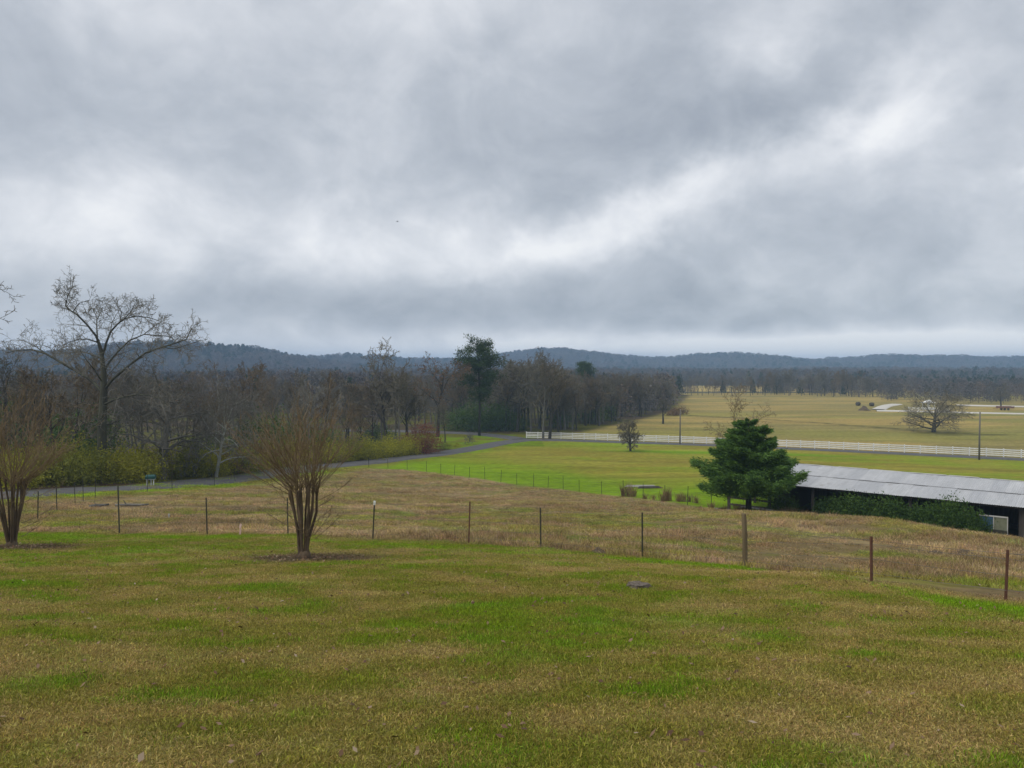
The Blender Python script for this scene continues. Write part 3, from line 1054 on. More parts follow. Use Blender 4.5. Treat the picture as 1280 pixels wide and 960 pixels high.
# ------------------------------------------------------------------ evergreens
def needle_tree(name, seed, loc, H, crown_from, profile, mat, label, dens, size, whorls, spread=.16, tiltup=.25, r0=.2, group=None, gap=0.0, elong=2.0, linkit=True):
    """trunk, limbs and sprays of foliage; profile(t) is the crown radius at height fraction t of the crown"""
    rng = np.random.RandomState(seed)
    rr = random.Random(seed)
    wd = MB()
    wd.tube([(0, 0, -.3), (rr.uniform(-.05, .05) * H * .2, 0, H * .5), (0, rr.uniform(-.05, .05) * H * .2, H * .95)], [r0, r0 * .62, r0 * .12], 8)
    Vs, Fs, nb = [], [], 0
    for k in range(whorls):
        t = (k + rr.uniform(0, 1)) / whorls
        z = H * (crown_from + (1 - crown_from) * t)
        Rr = profile(t)
        az = rr.uniform(0, 6.28)
        if rr.random() < gap:
            continue
        L = Rr * rr.uniform(.72, 1.12)
        d = Vector((math.cos(az), math.sin(az), 0))
        dz = tiltup * L * rr.uniform(.3, 1.3)
        pts = [Vector((0, 0, z - .25 * L * .3)), d * L * .5 + Vector((0, 0, z - .06 * L)), d * L + Vector((0, 0, z + dz * .5))]
        wd.tube(pts, [max(.012, r0 * .28 * (1 - t * .7)), .02, .008], 4, cap=False)
        n = max(3, int(dens * L))
        u = rng.beta(2.2, 1.15, n)
        q = np.array([tuple(pts[1])]) * 0
        seg = np.where(u[:, None] < .5, np.array(pts[0]) + (np.array(pts[1]) - np.array(pts[0])) * (u[:, None] * 2),
                       np.array(pts[1]) + (np.array(pts[2]) - np.array(pts[1])) * (u[:, None] * 2 - 1))
        sp = spread * (0.5 + .75 * np.sin(np.pi * np.clip(u, .05, .93)))[:, None] * L
        perp = np.array((-d.y, d.x, 0))
        c = seg + perp * rng.normal(0, 1, (n, 1)) * sp + np.array((0, 0, 1)) * rng.normal(.1, .45, (n, 1)) * sp
        out = np.array(tuple(d)) * .75 + perp * rng.normal(0, .55, (n, 1)) + np.array((0, 0, 1)) * rng.normal(.18, .38, (n, 1))
        out /= np.linalg.norm(out, axis=1)[:, None]
        b = np.cross(out, rng.normal(0, 1, (n, 3)))
        b /= np.linalg.norm(b, axis=1)[:, None] + 1e-9
        s = size * rng.uniform(.6, 1.4, (n, 1))
        V = np.stack([c - b * s * .5, c + b * s * .5, c + out * s * elong], 1).reshape(-1, 3)
        Vs.append(V)
    V = np.concatenate(Vs)
    t = empty(name, loc, 0)
    tag(t, label, 'tree', group)
    wd.build('trunk', M['bark_dark'], t, True)
    link('crown', mesh_np('crown', V, np.arange(len(V)).reshape(-1, 3), mat), t)
    return t


needle_tree('cedar_tree', 3, ground_at(937, 629.5) if False else at(937, 51.0), 6.2, .24,
            lambda t: (3.75 * (1 - t) ** .72 * (.80 + .20 * min(1, t * 5)) + .25) * (.80 + .28 * math.sin(t * 37.0) ** 2), M['cedar'],
            'dense green cedar in front of the tin roofed barn', 430, .064, 128, .118, .34, .22, elong=3.2)


def pine(name, seed, loc, H, label, group=None, R0=4.9):
    rng = np.random.RandomState(seed)
    rr = random.Random(seed)
    wd = MB()
    wd.tube([(0, 0, -.3), (.15, 0, H * .4), (-.1, .1, H * .75), (.1, 0, H * .97)], [.30, .24, .15, .04], 8)
    C = []
    for k in range(112):
        t = rr.random() ** .85
        z = H * (.36 + .61 * t)
        L = R0 * math.sqrt(max(.03, 1 - (abs(t - .50) / .58) ** 2.2)) * rr.uniform(.35, 1.08) * (1 if t > .2 else .7) + .3
        az = rr.uniform(0, 6.28)
        e = Vector((math.cos(az) * L, math.sin(az) * L, z + L * rr.uniform(.05, .5)))
        wd.tube([(0, 0, z - .3), e * .55 + Vector((0, 0, z - .1)) * .45, e], [.06, .04, .02], 4, cap=False)
        for j in range(rr.randint(2, 4)):
            f = 1 - j * .22
            C.append((e.x * f + rr.gauss(0, .3), e.y * f + rr.gauss(0, .3), e.z + rr.gauss(0, .25) - j * .12))
    C = np.array(C)
    V, Fc = leaves_np(C, .44, .15, 52, rng, flat=.8, up=.5, elong=2.3)
    t = empty(name, loc, rr.uniform(0, 6))
    tag(t, label, 'tree', group)
    wd.build('trunk', M['bark_dark'], t, True)
    link('crown', mesh_np('crown', V, Fc, M['pine']), t)
    return t


pine('pine_tree', 8, at(599, 168), 20.6, 'tall dark green pine rising above the bare wood')
pine_far = pine('pine_tree', 9, at(731, 262), 16.2, 'dark pine top showing above the wood behind the golden field', R0=3.2)


def leafy(name, seed, loc, H, W, mat, label, group, cat='shrub', n=26, leaf=.10, per=60, stems=7, stem_mat='bark_dark', rz=0.0, top=False):
    """many-stemmed shrub: stems from the ground and loose clumps of leaves"""
    rng = np.random.RandomState(seed)
    rr = random.Random(seed)
    C = []
    wd = MB()
    for k in range(n):
        a = rr.uniform(0, 6.28)
        rad = math.sqrt(rr.random()) * W * .5
        hmax = H * (1 - .55 * (rad / (W * .5)) ** 2) * rr.uniform(.75, 1.05)
        z = hmax * rr.uniform(.06, .95) if not top else hmax * rr.uniform(.45, .97)
        C.append((rad * math.cos(a), rad * math.sin(a), z))
    for k in range(stems):
        e = Vector(C[rr.randrange(len(C))])
        b = Vector((rr.gauss(0, .08 * W), rr.gauss(0, .08 * W), -.1))
        wd.tube([b, b.lerp(e, .5) + Vector((0, 0, .1 * H)), e], [.03 * H * .4, .02 * H * .4, .008], 4, cap=False)
    V, Fc = leaves_np(C, .13 * (H + W) * .5, leaf, per, rng, flat=.8, up=.3, elong=1.5)
    V[:, 2] = np.maximum(V[:, 2], .02)
    t = empty(name, loc, rz)
    tag(t, label, cat, group)
    wd.build('stem', M[stem_mat], t)
    link('foliage', mesh_np('foliage', V, Fc, mat), t)
    return t


# ------------------------------------------------------------------ the wood: copies of a few trees
rw = random.Random(77)
protos = []
for k, (sd, H, r0, P, bk, tw) in enumerate([(101, 14, .22, TALL, 'bark_grey', 'twig'), (102, 13, .20, TALL, 'bark_dark', 'twig_warm'), (103, 14.5, .24, FORK, 'bark_grey', 'twig_grey'),
                                            (104, 12, .22, OAK, 'bark_dark', 'twig'), (105, 15, .2, TALL, 'bark_grey', 'twig'), (106, 13, .2, FORK, 'bark_dark', 'twig_warm')]):
    protos.append(dict(w=bare_mesh(sd, H, r0, P, 0, .025), H=H, bark=bk, twig=tw, obj=None))


KINDS_ = ['straight grey barked leafless tree', 'straight dark barked leafless tree', 'forked grey barked leafless tree',
          'broad dark barked leafless tree', 'slender many branched leafless tree', 'forked warm brown leafless tree']


def wood_tree(px, Y, H, label, group, k=None, twig=None):
    k = rw.randrange(len(protos)) if k is None else k
    label = label.replace('leafless grey tree', 'leafless tree').replace('leafless tree', KINDS_[k])
    pr = protos[k]
    if pr['obj'] is None:
        o = finish_bare('leafless_tree', pr['w'], M[pr['bark']], M[pr['twig']], (0, 0, 0), 0, label, 'tree', group)
        pr['obj'] = o
    else:
        o = copy_tree(pr['obj'])
    s = H / pr['H']
    o.location = at(px, Y, .1)
    o.rotation_euler = (0, 0, rw.uniform(0, 6.28))
    o.scale = (s * rw.uniform(.85, 1.15), s * rw.uniform(.85, 1.15), s)
    tag(o, label, 'tree', group)
    return o


def lane_zone(px):
    """the landmark beside a place behind the lane"""
    for lim, txt in ((75, 'left of the big oak'), (165, 'around the big oak'), (235, 'around the drooping tree'), (305, 'around the pale leaning tree'),
                     (405, 'behind the lone crepe myrtle'), (470, 'left of the tall forked tree'), (1e9, 'near the red shrub')):
        if px < lim:
            return txt


def lane_y(px):
    return float(np.interp(px, [-420, -200, 0, 125, 240, 300, 370, 450, 510, 560, 600, 640], [46, 48, 55, 63, 74, 81, 91, 105, 116, 127, 172, 176]))


for k in range(92):       # left of the lane
    px = -140 + 690 * (k + rw.random()) / 92
    lo = lane_y(px) + 9
    f = rw.random()
    Y = lo + (205 - lo) * f ** 1.1
    if 520 < px and Y < 178:
        Y = rw.uniform(180, 215)
    H = rw.uniform(8.8, 13.2) if Y < 120 else rw.uniform(10.0, 15.2)
    if px < 100:
        H *= .93
    wood_tree(px, Y, H, 'leafless grey tree in the wood ' + lane_zone(px), 'bare trees behind the lane')
for k in range(30):       # behind the side lane
    px = 560 + 150 * (k + rw.random()) / 30
    wood_tree(px, rw.uniform(182, 225), rw.uniform(13, 17.5), 'leafless tree in the wood behind the side lane and pine', 'bare trees behind the side lane')
for px, Y, H in ((632, 181, 17), (646, 178, 18.3), (655, 184, 17), (664, 177, 18.8), (673, 186, 18.5), (698, 178, 17.2), (706, 184, 15.5)):
    wood_tree(px, Y, H, 'taller leafless tree behind the end of the white fence', 'tall bare trees behind the fence end')
for k in range(95):       # wood along the golden field
    f = (k + rw.random()) / 95
    px = 690 + 148 * f
    lo = float(np.interp(px, [690, 730, 770, 810, 838, 850], [174, 184, 204, 232, 266, 330]))
    Y = lo + abs(rw.gauss(0, 1)) * 34 + rw.uniform(0, 6)
    wood_tree(px, Y, rw.uniform(10.5, 15.0) * (1 - .14 * f), 'leafless tree in the wood beside the golden field', 'bare trees beside the golden field')
for k in range(46):       # line of trees between the far fields
    px = 846 + 250 * (k + rw.random()) / 46
    Y = float(np.interp(px, [846, 1100], [398, 372])) + rw.uniform(0, 24)
    wood_tree(px, Y, rw.uniform(8, 14.5) if px > 930 else rw.uniform(7, 12), 'leafless tree in the row at the far edge of the golden field', 'trees at the far field edge')

# evergreens inside the wood
ev = leafy('evergreen_tree', 301, at(326, 96), 8.6, 5.0, M['evergreen'], 'tall rounded green tree just left of the lone crepe myrtle top', 'evergreens in the wood', 'tree', 44, .16, 90, 3)
for px, Y, H, W in [(366, 104, 7.6, 4.4), (110, 86, 9.4, 5.6), (4, 96, 11.0, 7), (88, 100, 8.5, 6), (60, 92, 7, 6), (-60, 90, 10, 6), (628, 186, 7, 6), (646, 183, 5, 5), (606, 184, 6, 7), (575, 184, 6.5, 8), (700, 190, 6, 5), (735, 205, 6, 6), (758, 215, 7, 5),
                    (262, 90, 5.5, 5), (408, 118, 6, 4), (470, 140, 6, 5), (622, 181, 9.5, 7), (590, 180, 10, 7)]:
    o = copy_tree(ev)
    o.location = at(px, Y, .1)
    o.scale = (W / 5.0, W / 5.0, H / 8.6)
    tag(o, 'rounded dark evergreen tree ' + (lane_zone(px) + ' behind the lane' if px < 520 else 'behind the side lane and pine' if px < 690 else 'in the wood beside the golden field'))
    o.rotation_euler = (0, 0, rw.uniform(0, 6))

# ------------------------------------------------------------------ undergrowth along the lane
sh = []
for k, (mt, lab, grp) in enumerate([('shrub_yellow', 'yellow green leafy shrub in the undergrowth behind the lane', 'yellow green shrubs behind the lane'),
                                    ('shrub_olive', 'dull olive leafy shrub in the undergrowth behind the lane', 'olive shrubs behind the lane'),
                                    ('leaf_brown', 'brown withered shrub in the undergrowth behind the lane', 'withered shrubs behind the lane'),
                                    ('shrub_yellow', 'yellow green leafy shrub in the undergrowth behind the lane', 'yellow green shrubs behind the lane')]):
    sh.append([leafy('shrub', 400 + k, at(85 + 20 * k, 68 + k), 2.6, 3.2, M[mt], lab.split(' in the ')[0] + ' beside the lane around the big oak', grp, 'shrub', 30, .085, 70, 8), True])
spots = []
for k in range(92):
    px = -120 + 640 * (k + rw.random()) / 92
    spots.append((px, lane_y(px) + rw.uniform(4.0, 11), rw.uniform(1.4, 4.3), rw.uniform(2.6, 5.2)))
for px, Y, H, W in [(497, 122, 2.6, 4), (475, 118, 3.2, 6), (455, 114, 2.6, 5), (555, 134, 1.4, 2.5), (567, 140, 1.0, 2.5)]:
    spots.append((px, Y, H, W))
for i, (px, Y, H, W) in enumerate(spots):
    k = rw.choice((0, 0, 0, 1, 1, 2, 3, 3))
    o = copy_tree(sh[k][0])
    o.location = at(px, Y, .08)
    o.scale = (W / 3.2, W / 3.2, H / 2.6)
    tag(o, ['yellow green leafy shrub', 'dull olive leafy shrub', 'brown withered shrub', 'yellow green leafy shrub'][k] + ' beside the lane ' + lane_zone(px))
    o.rotation_euler = (0, 0, rw.uniform(0, 6))
leafy('red_shrub', 431, at(531, 124.5), 6.0, 4.6, M['leaf_red'], 'tall red brown shrub beside the bend of the lane', None, 'shrub', 60, .11, 110, 9)
leafy('red_shrub', 432, at(512, 125), 4.0, 4.0, M['leaf_red'], 'lower red brown shrub left of the tall one by the lane', None, 'shrub', 30, .12, 60, 9)
solo('grey_shrub', 433, 586, 146, 2.2, .05, dict(OAK, levels=3, n=[14, 7, 5], start=[.02, .2, .2], ang=[(20, 60), (25, 55), (30, 60)], ratio=[.9, .5, .5]), 'bark_grey', 'twig_grey',
     'twiggy grey shrub on the grass under the pine', rmin=.012, cat='shrub')

# ------------------------------------------------------------------ hedge and weeds in front of the barn
hd = leafy('hedge_bush', 501, (0, 0, 0), 2.3, 2.6, M['hedge'], 'dark green bush growing along the open front of the barn', 'bushes along the barn front', 'bush', 34, .085, 90, 8)
first = True
for t, off, H, W in [(4.6, -1.0, 1.6, 1.9), (7.6, -.9, 1.9, 2.0), (8.8, -1.0, 2.2, 2.2), (10.0, -1.2, 2.1, 2.2), (11.1, -1.1, 2.3, 2.2), (12.2, -1.0, 2.0, 2.2), (13.2, -1.2, 2.2, 2.1), (14.1, -1.0, 2.5, 2.1), (15.0, -1.2, 2.7, 2.0), (15.7, -1.4, 2.2, 1.7)]:
    o = hd if first else copy_tree(hd)
    first = False
    q = EAVE_A + BU * t + BN * off
    o.location = (q.x, q.y, hz(q.x, q.y) - .05)
    o.scale = (W / 2.6, W / 2.6, H * 1.14 / 2.3)
    o.rotation_euler = (0, 0, rw.uniform(0, 6))


def weed_clump(seed, H, n):
    rr = random.Random(seed)
    mb = MB()
    for k in range(n):
        a, r = rr.uniform(0, 6.28), abs(rr.gauss(0, .16))
        b = Vector((r * math.cos(a), r * math.sin(a), -.03))
        d = Vector((rr.gauss(0, .22), rr.gauss(0, .22), 1)) * H * rr.uniform(.5, 1.05)
        w = Vector((rr.gauss(0, 1), rr.gauss(0, 1), 0)).normalized() * .014
        m = b + d * .6
        e = b + d + Vector((rr.gauss(0, .1), rr.gauss(0, .1), -.05)) * H
        mb.add([b - w, b + w, m + w, m - w, e], [(0, 1, 2, 3), (3, 2, 4)])
        for j in range(3):
            p = m.lerp(e, rr.random())
            q = p + Vector((rr.gauss(0, .08), rr.gauss(0, .08), rr.uniform(.0, .12)))
            mb.add([p - w * .5, p + w * .5, q], [(0, 1, 2)])
    return mb


wm = [weed_clump(600 + k, 1.0, 46).mesh('dry_weeds', M['dry_weed']) for k in range(3)]
wspots = []
for (px, py, H) in [(779, 621, 1.3), (786, 621, 1.5), (792, 621, 1.1), (832, 626, 1.3), (836, 626, 1.2), (828, 627, .9), (848, 627, .9), (854, 627, .9), (862, 628, .8), (870, 629, .8), (806, 624, .6), (817, 625, .6)]:
    wspots.append((ground_at(px, py), H))
for k in range(44):
    t = rw.uniform(-1, 19)
    q = EAVE_A + BU * t + BN * rw.uniform(-3.9, -1.9)
    wspots.append((Vector((q.x, q.y, hz(q.x, q.y))), rw.uniform(.35, .85)))
for i, (p, H) in enumerate(wspots):
    o = link('dry_weeds', wm[i % 3])
    o.location = p
    o.scale = (.8 + .3 * H, .8 + .3 * H, H)
    o.rotation_euler = (0, 0, rw.uniform(0, 6))
    if i < 12:
        tag(o, 'clump of tall dry weeds standing along the far wire fence', 'weeds', 'dry weeds along the far fence')
    else:
        tag(o, 'clump of dry weeds at the pasture edge below the barn', 'weeds', 'dry weeds below the barn')


# ------------------------------------------------------------------ crepe myrtles on the lawn
def crepe(seed, loc, H, label, rz=0.0, width=1.0):
    rr = random.Random(seed)
    st, wh = MB(), MB()
    knobs = []
    n = 13
    hk = H * .44
    stems = []
    for k in range(n):
        a = 2 * math.pi * k / n + rr.uniform(-.3, .3)
        r0 = rr.uniform(.03, .12)
        r1 = rr.uniform(.26, .46) * width if k % 3 else rr.uniform(.05, .24)
        b = Vector((math.cos(a) * r0, math.sin(a) * r0, -.12))
        e = Vector((math.cos(a) * r1, math.sin(a) * r1, hk * rr.uniform(.90, 1.06)))
        m1 = b.lerp(e, .35) + Vector((rr.gauss(0, .02), rr.gauss(0, .02), .0)) - Vector((math.cos(a), math.sin(a), 0)) * .02
        m2 = b.lerp(e, .7) + Vector((rr.gauss(0, .025), rr.gauss(0, .025), 0))
        s = MB()
        R1 = rr.uniform(.021, .033)
        s.tube([b, b + Vector((0, 0, .15)), m1, m2, e - Vector((0, 0, .09)), e, e + Vector((0, 0, .05))], [R1 * 1.7, R1 * 1.35, R1 * 1.05, R1 * .95, R1 * .9, R1 * 1.55, R1 * .8], 7)
        stems.append((s, e, a))
        knobs.append((e, a, r1))
    # stump and low side shoots
    stump = MB()
    stump.tube([(0, 0, -.2), (0, 0, .06), (0.02, 0, .13), (.03, .02, .22)], [.19, .155, .13, .07], 11)

    def whip(p, d, L, r, twigs, fork=True):
        pts, rad = [p], [r]
        m = 6
        dd = d.normalized()
        for k in range(m):
            dd = (dd + Vector((rr.gauss(0, .06), rr.gauss(0, .06), .035))).normalized()
            p = p + dd * (L / m)
            pts.append(p)
            rad.append(max(.0026, r * (1 - .82 * (k + 1) / m)))
        wh.tube(pts, rad, 4, cap=False)
        if fork:
            for j in range(rr.randint(1, 3)):
                i = rr.randint(1, m - 1)
                sd = (pts[i + 1] - pts[i]).normalized()
                ax = Vector((rr.gauss(0, 1), rr.gauss(0, 1), rr.gauss(0, .3))).normalized()
                nd = (sd + ax * rr.uniform(.18, .5)).normalized()
                whip(pts[i], nd, L * rr.uniform(.45, .75) * (1 - .10 * i), r * .6, twigs, False)
        for j in range(twigs):
            t = rr.uniform(.3, .98)
            f = t * m
            i = min(int(f), m - 1)
            q = pts[i].lerp(pts[i + 1], f - i)
            sd = (dd + Vector((rr.gauss(0, .45), rr.gauss(0, .45), rr.gauss(.1, .25)))).normalized()
            l = L * rr.uniform(.10, .28)
            e2 = q + sd * l
            mid = q.lerp(e2, .5) + Vector((rr.gauss(0, .015), rr.gauss(0, .015), .01))
            wh.tube([q, mid, e2], [.0042, .0034, .0022], 3, cap=False)
            if rr.random() < .6:
                e3 = mid + (sd + Vector((rr.gauss(0, .5), rr.gauss(0, .5), .1))).normalized() * l * .5
                wh.tube([mid, e3], [.003, .002], 3, cap=False)

    for (e, a, r1) in knobs:
        for j in range(rr.randint(7, 9)):
            outw = rr.uniform(-.12, 1.5) * (0.62 + 1.2 * r1) * width
            aa = a + rr.gauss(0, .9)
            d = Vector((math.cos(aa) * outw, math.sin(aa) * outw, 1))
            if rr.random() < .15:
                d = Vector((math.cos(aa) * .95, math.sin(aa) * .95, .72))
            whip(e + Vector((rr.gauss(0, .03), rr.gauss(0, .03), rr.uniform(-.08, .03))), d, H * .56 * rr.uniform(.66, 1.1) / d.length ** .35, rr.uniform(.008, .0125), 4)
    for j in range(12):
        a = rr.uniform(0, 6.28)
        z = rr.uniform(.25, hk * .8)
        d = Vector((math.cos(a), math.sin(a), rr.uniform(.15, .9)))
        whip(Vector((math.cos(a) * .25, math.sin(a) * .25, z)), d, rr.uniform(.5, 1.3), .010, 5)
    t = empty('crepe_myrtle', loc, rz)
    tag(t, label, 'shrub', None)
    stump.build('stump', M['crepe_bark'], t, True)
    for s, _, _ in stems:
        s.build('stem', M['crepe_bark'], t, True)
    wh.build('crown', M['crepe_whip'], t)
    return t


crepe(11, CREPES[0], 3.75, 'pruned leafless crepe myrtle standing alone on the lawn before the wire fence')
crepe(12, CREPES[1] + Vector((0.05, 0, 0)), 4.15, 'larger leafless crepe myrtle in front of the big oak and lane', .8, 1.25)
# ------------------------------------------------------------------ wire fences
def tpost_mesh(name, H, mat):
    mb = MB()
    mb.box((0, 0, H / 2 - .15), (.042, .008, H + .3))
    mb.box((0, .021, H / 2 - .15), (.009, .034, H + .3))
    for k in range(int(H / .16)):
        mb.box((0, -.008, .12 + .16 * k), (.016, .008, .03))
    return mb.mesh(name, mat)


def wire_fence(name, pts, tops, label, strands, mats, wr, special=None):
    root = empty(name, pts[0])
    tag(root, label, 'fence')
    hs = []
    cache = {}
    for i, (p, t) in enumerate(zip(pts, tops)):
        H = t
        hs.append(H)
        sp = (special or {}).get(i)
        mk = mats[i % len(mats)]
        if sp == 'wood':
            mb = MB()
            mb.tube([(0, 0, -.4), (0, 0, .02), (0.01, 0, H * .5), (-.01, .01, H - .01), (-.01, .01, H)], [.068, .066, .062, .060, .052], 12)
            o = link('wooden_post', mb.mesh('wooden_post', M['wood_post'], True), root)
            o['label'] = 'round weathered wooden post thicker than the steel ones'
            o.rotation_euler = (.01, -.022, .3)
        else:
            key = (round(H, 2), mk)
            if key not in cache:
                cache[key] = tpost_mesh('steel_post', H, M[mk])
            o = link('steel_post', cache[key], root)
            rr = random.Random(i * 7 + len(pts))
            o.rotation_euler = (rr.gauss(0, .025), rr.gauss(0, .03), rr.gauss(0, .3))
            if sp == 'tip':
                c = MB().box((0, .006, H - .04), (.060, .05, .12)).build('white_tip', M['white_paint'], o)
                o.rotation_euler = (0, .05, 0)
        o.location = p - pts[0]
    for z in strands:
        mb = MB()
        line = []
        for i in range(len(pts) - 1):
            a = pts[i] + Vector((0, -.012, min(z, hs[i] - .06)))
            b = pts[i + 1] + Vector((0, -.012, min(z, hs[i + 1] - .06)))
            line += [a - pts[0], a.lerp(b, .5) - Vector((0, 0, .012)) - pts[0]]
        line.append(b - pts[0])
        mb.tube(line, wr, 4, cap=False)
        mb.build('wire', M['wire'], root)
    return root


def top_h(p, px, py):
    return max(.8, (ray(px, py).z * p.y + EYE) - p.z)


fa_px = [(149, 608), (259, 622), (360, 623), (468, 627), (585, 627), (676, 635), (803, 641), (931, 642), (1090, 671), (1257, 687)]
pa = [FENCE_B_LEFT[0]] + FENCE_A + [Vector((15.6, 17.6, hz(15.6, 17.6)))]
ta = [1.3] + [top_h(p, *q) for p, q in zip(FENCE_A, fa_px)] + [1.3]
wire_fence('wire_fence', pa, ta, 'wire fence on steel posts between the lawn and the rough pasture', (.18, .42, .68, .94, 1.12),
           ['tpost_green', 'tpost_green', 'tpost_green', 'tpost_green', 'tpost_green', 'tpost_rust', 'tpost_green', 'tpost_green', 'tpost_rust', 'tpost_rust', 'tpost_rust', 'tpost_rust'], .0032,
           {8: 'wood', 4: 'tip'})
rf = random.Random(5)
wire_fence('wire_fence', FENCE_B_LEFT, [1.3 + rf.uniform(-.15, .2) for _ in FENCE_B_LEFT], 'wire fence on steel posts running beside the curving lane', (.3, .7, 1.05), ['tpost_green'], .004)
FB = FENCE_B_RIGHT + [at(832, 60.5), at(860, 57.8), at(890, 55.2)]
wire_fence('wire_fence', [FENCE_B_LEFT[-1]] + FB, [1.28 + rf.uniform(-.12, .15) for _ in range(len(FB) + 1)], 'wire fence on steel posts along the edge of the bright green field', (.3, .7, 1.05), ['tpost_green'], .004)


# ------------------------------------------------------------------ white board fence
def white_fence(pts, label, bay=2.44, H=1.36, rails=(.28, .60, .92, 1.24), rail_h=.165):
    P = [np.array((p[0], p[1])) for p in pts]
    acc = [0]
    for a, b in zip(P[:-1], P[1:]):
        acc.append(acc[-1] + np.hypot(*(b - a)))
    n = int(acc[-1] / bay)
    ss = np.linspace(0, acc[-1], n + 1)
    Q = [Vector((np.interp(s, acc, [p[0] for p in P]), np.interp(s, acc, [p[1] for p in P]), 0)) for s in ss]
    for q in Q:
        q.z = hz(q.x, q.y)
    root = empty('board_fence', Q[0])
    tag(root, label, 'fence')
    pm = MB().box((0, 0, H / 2 - .1), (.14, .14, H + .2)).add([(-.085, -.085, H), (.085, -.085, H), (.085, .085, H), (-.085, .085, H), (0, 0, H + .07)],
                                                               [(0, 1, 4), (1, 2, 4), (2, 3, 4), (3, 0, 4), (3, 2, 1, 0)]).mesh('post', M['white_paint'])
    L = acc[-1] / n
    rm = MB().box((L / 2, -.09, 0), (L - .012, .035, rail_h)).mesh('rail', M['white_paint'])
    rr = random.Random(3)
    for i, q in enumerate(Q):
        link('post', pm, root).location = q - Q[0]
        if i < n:
            d = Q[i + 1] - q
            for z in rails:
                o = link('rail', rm, root)
                o.location = q - Q[0] + Vector((0, 0, z + rr.gauss(0, .008)))
                o.rotation_euler = (0, -math.atan2(d.z, math.hypot(d.x, d.y)), math.atan2(d.y, d.x))
    return root


white_fence(WFENCE, 'long white board fence between the lane and the golden field')
white_fence([at(1136, 262), at(1187, 258)], 'short white rail fence behind the broad lone oak', 3.0, 1.3, (.45, .85, 1.2), .13)


# ------------------------------------------------------------------ poles
def utility_pole(px, py, top, label):
    p = ground_at(px, py)
    H = top_h(p, px, top)
    t = empty('utility_pole', p)
    tag(t, label, 'pole')
    MB().tube([(0, 0, -.5), (0, 0, H * .5), (.03, 0, H)], [.15, .125, .10], 10).build('shaft', M['pole_wood'], t, True)
    MB().tube([(.03, 0, H), (.03, 0, H + .08), (.03, 0, H + .2)], [.025, .05, .03], 8).build('insulator', M['pale_plank'], t, True)
    MB().tube([(-.13, -.05, H * .18), (-.12, -.08, H * .45)], .02, 6).build('conduit', M['wire'], t)
    return t


utility_pole(850, 555.5, 513, 'weathered wooden utility pole beside the white fence left of the cedar')
utility_pole(1224, 575, 515, 'taller wooden utility pole beside the white fence right of the lone oak')


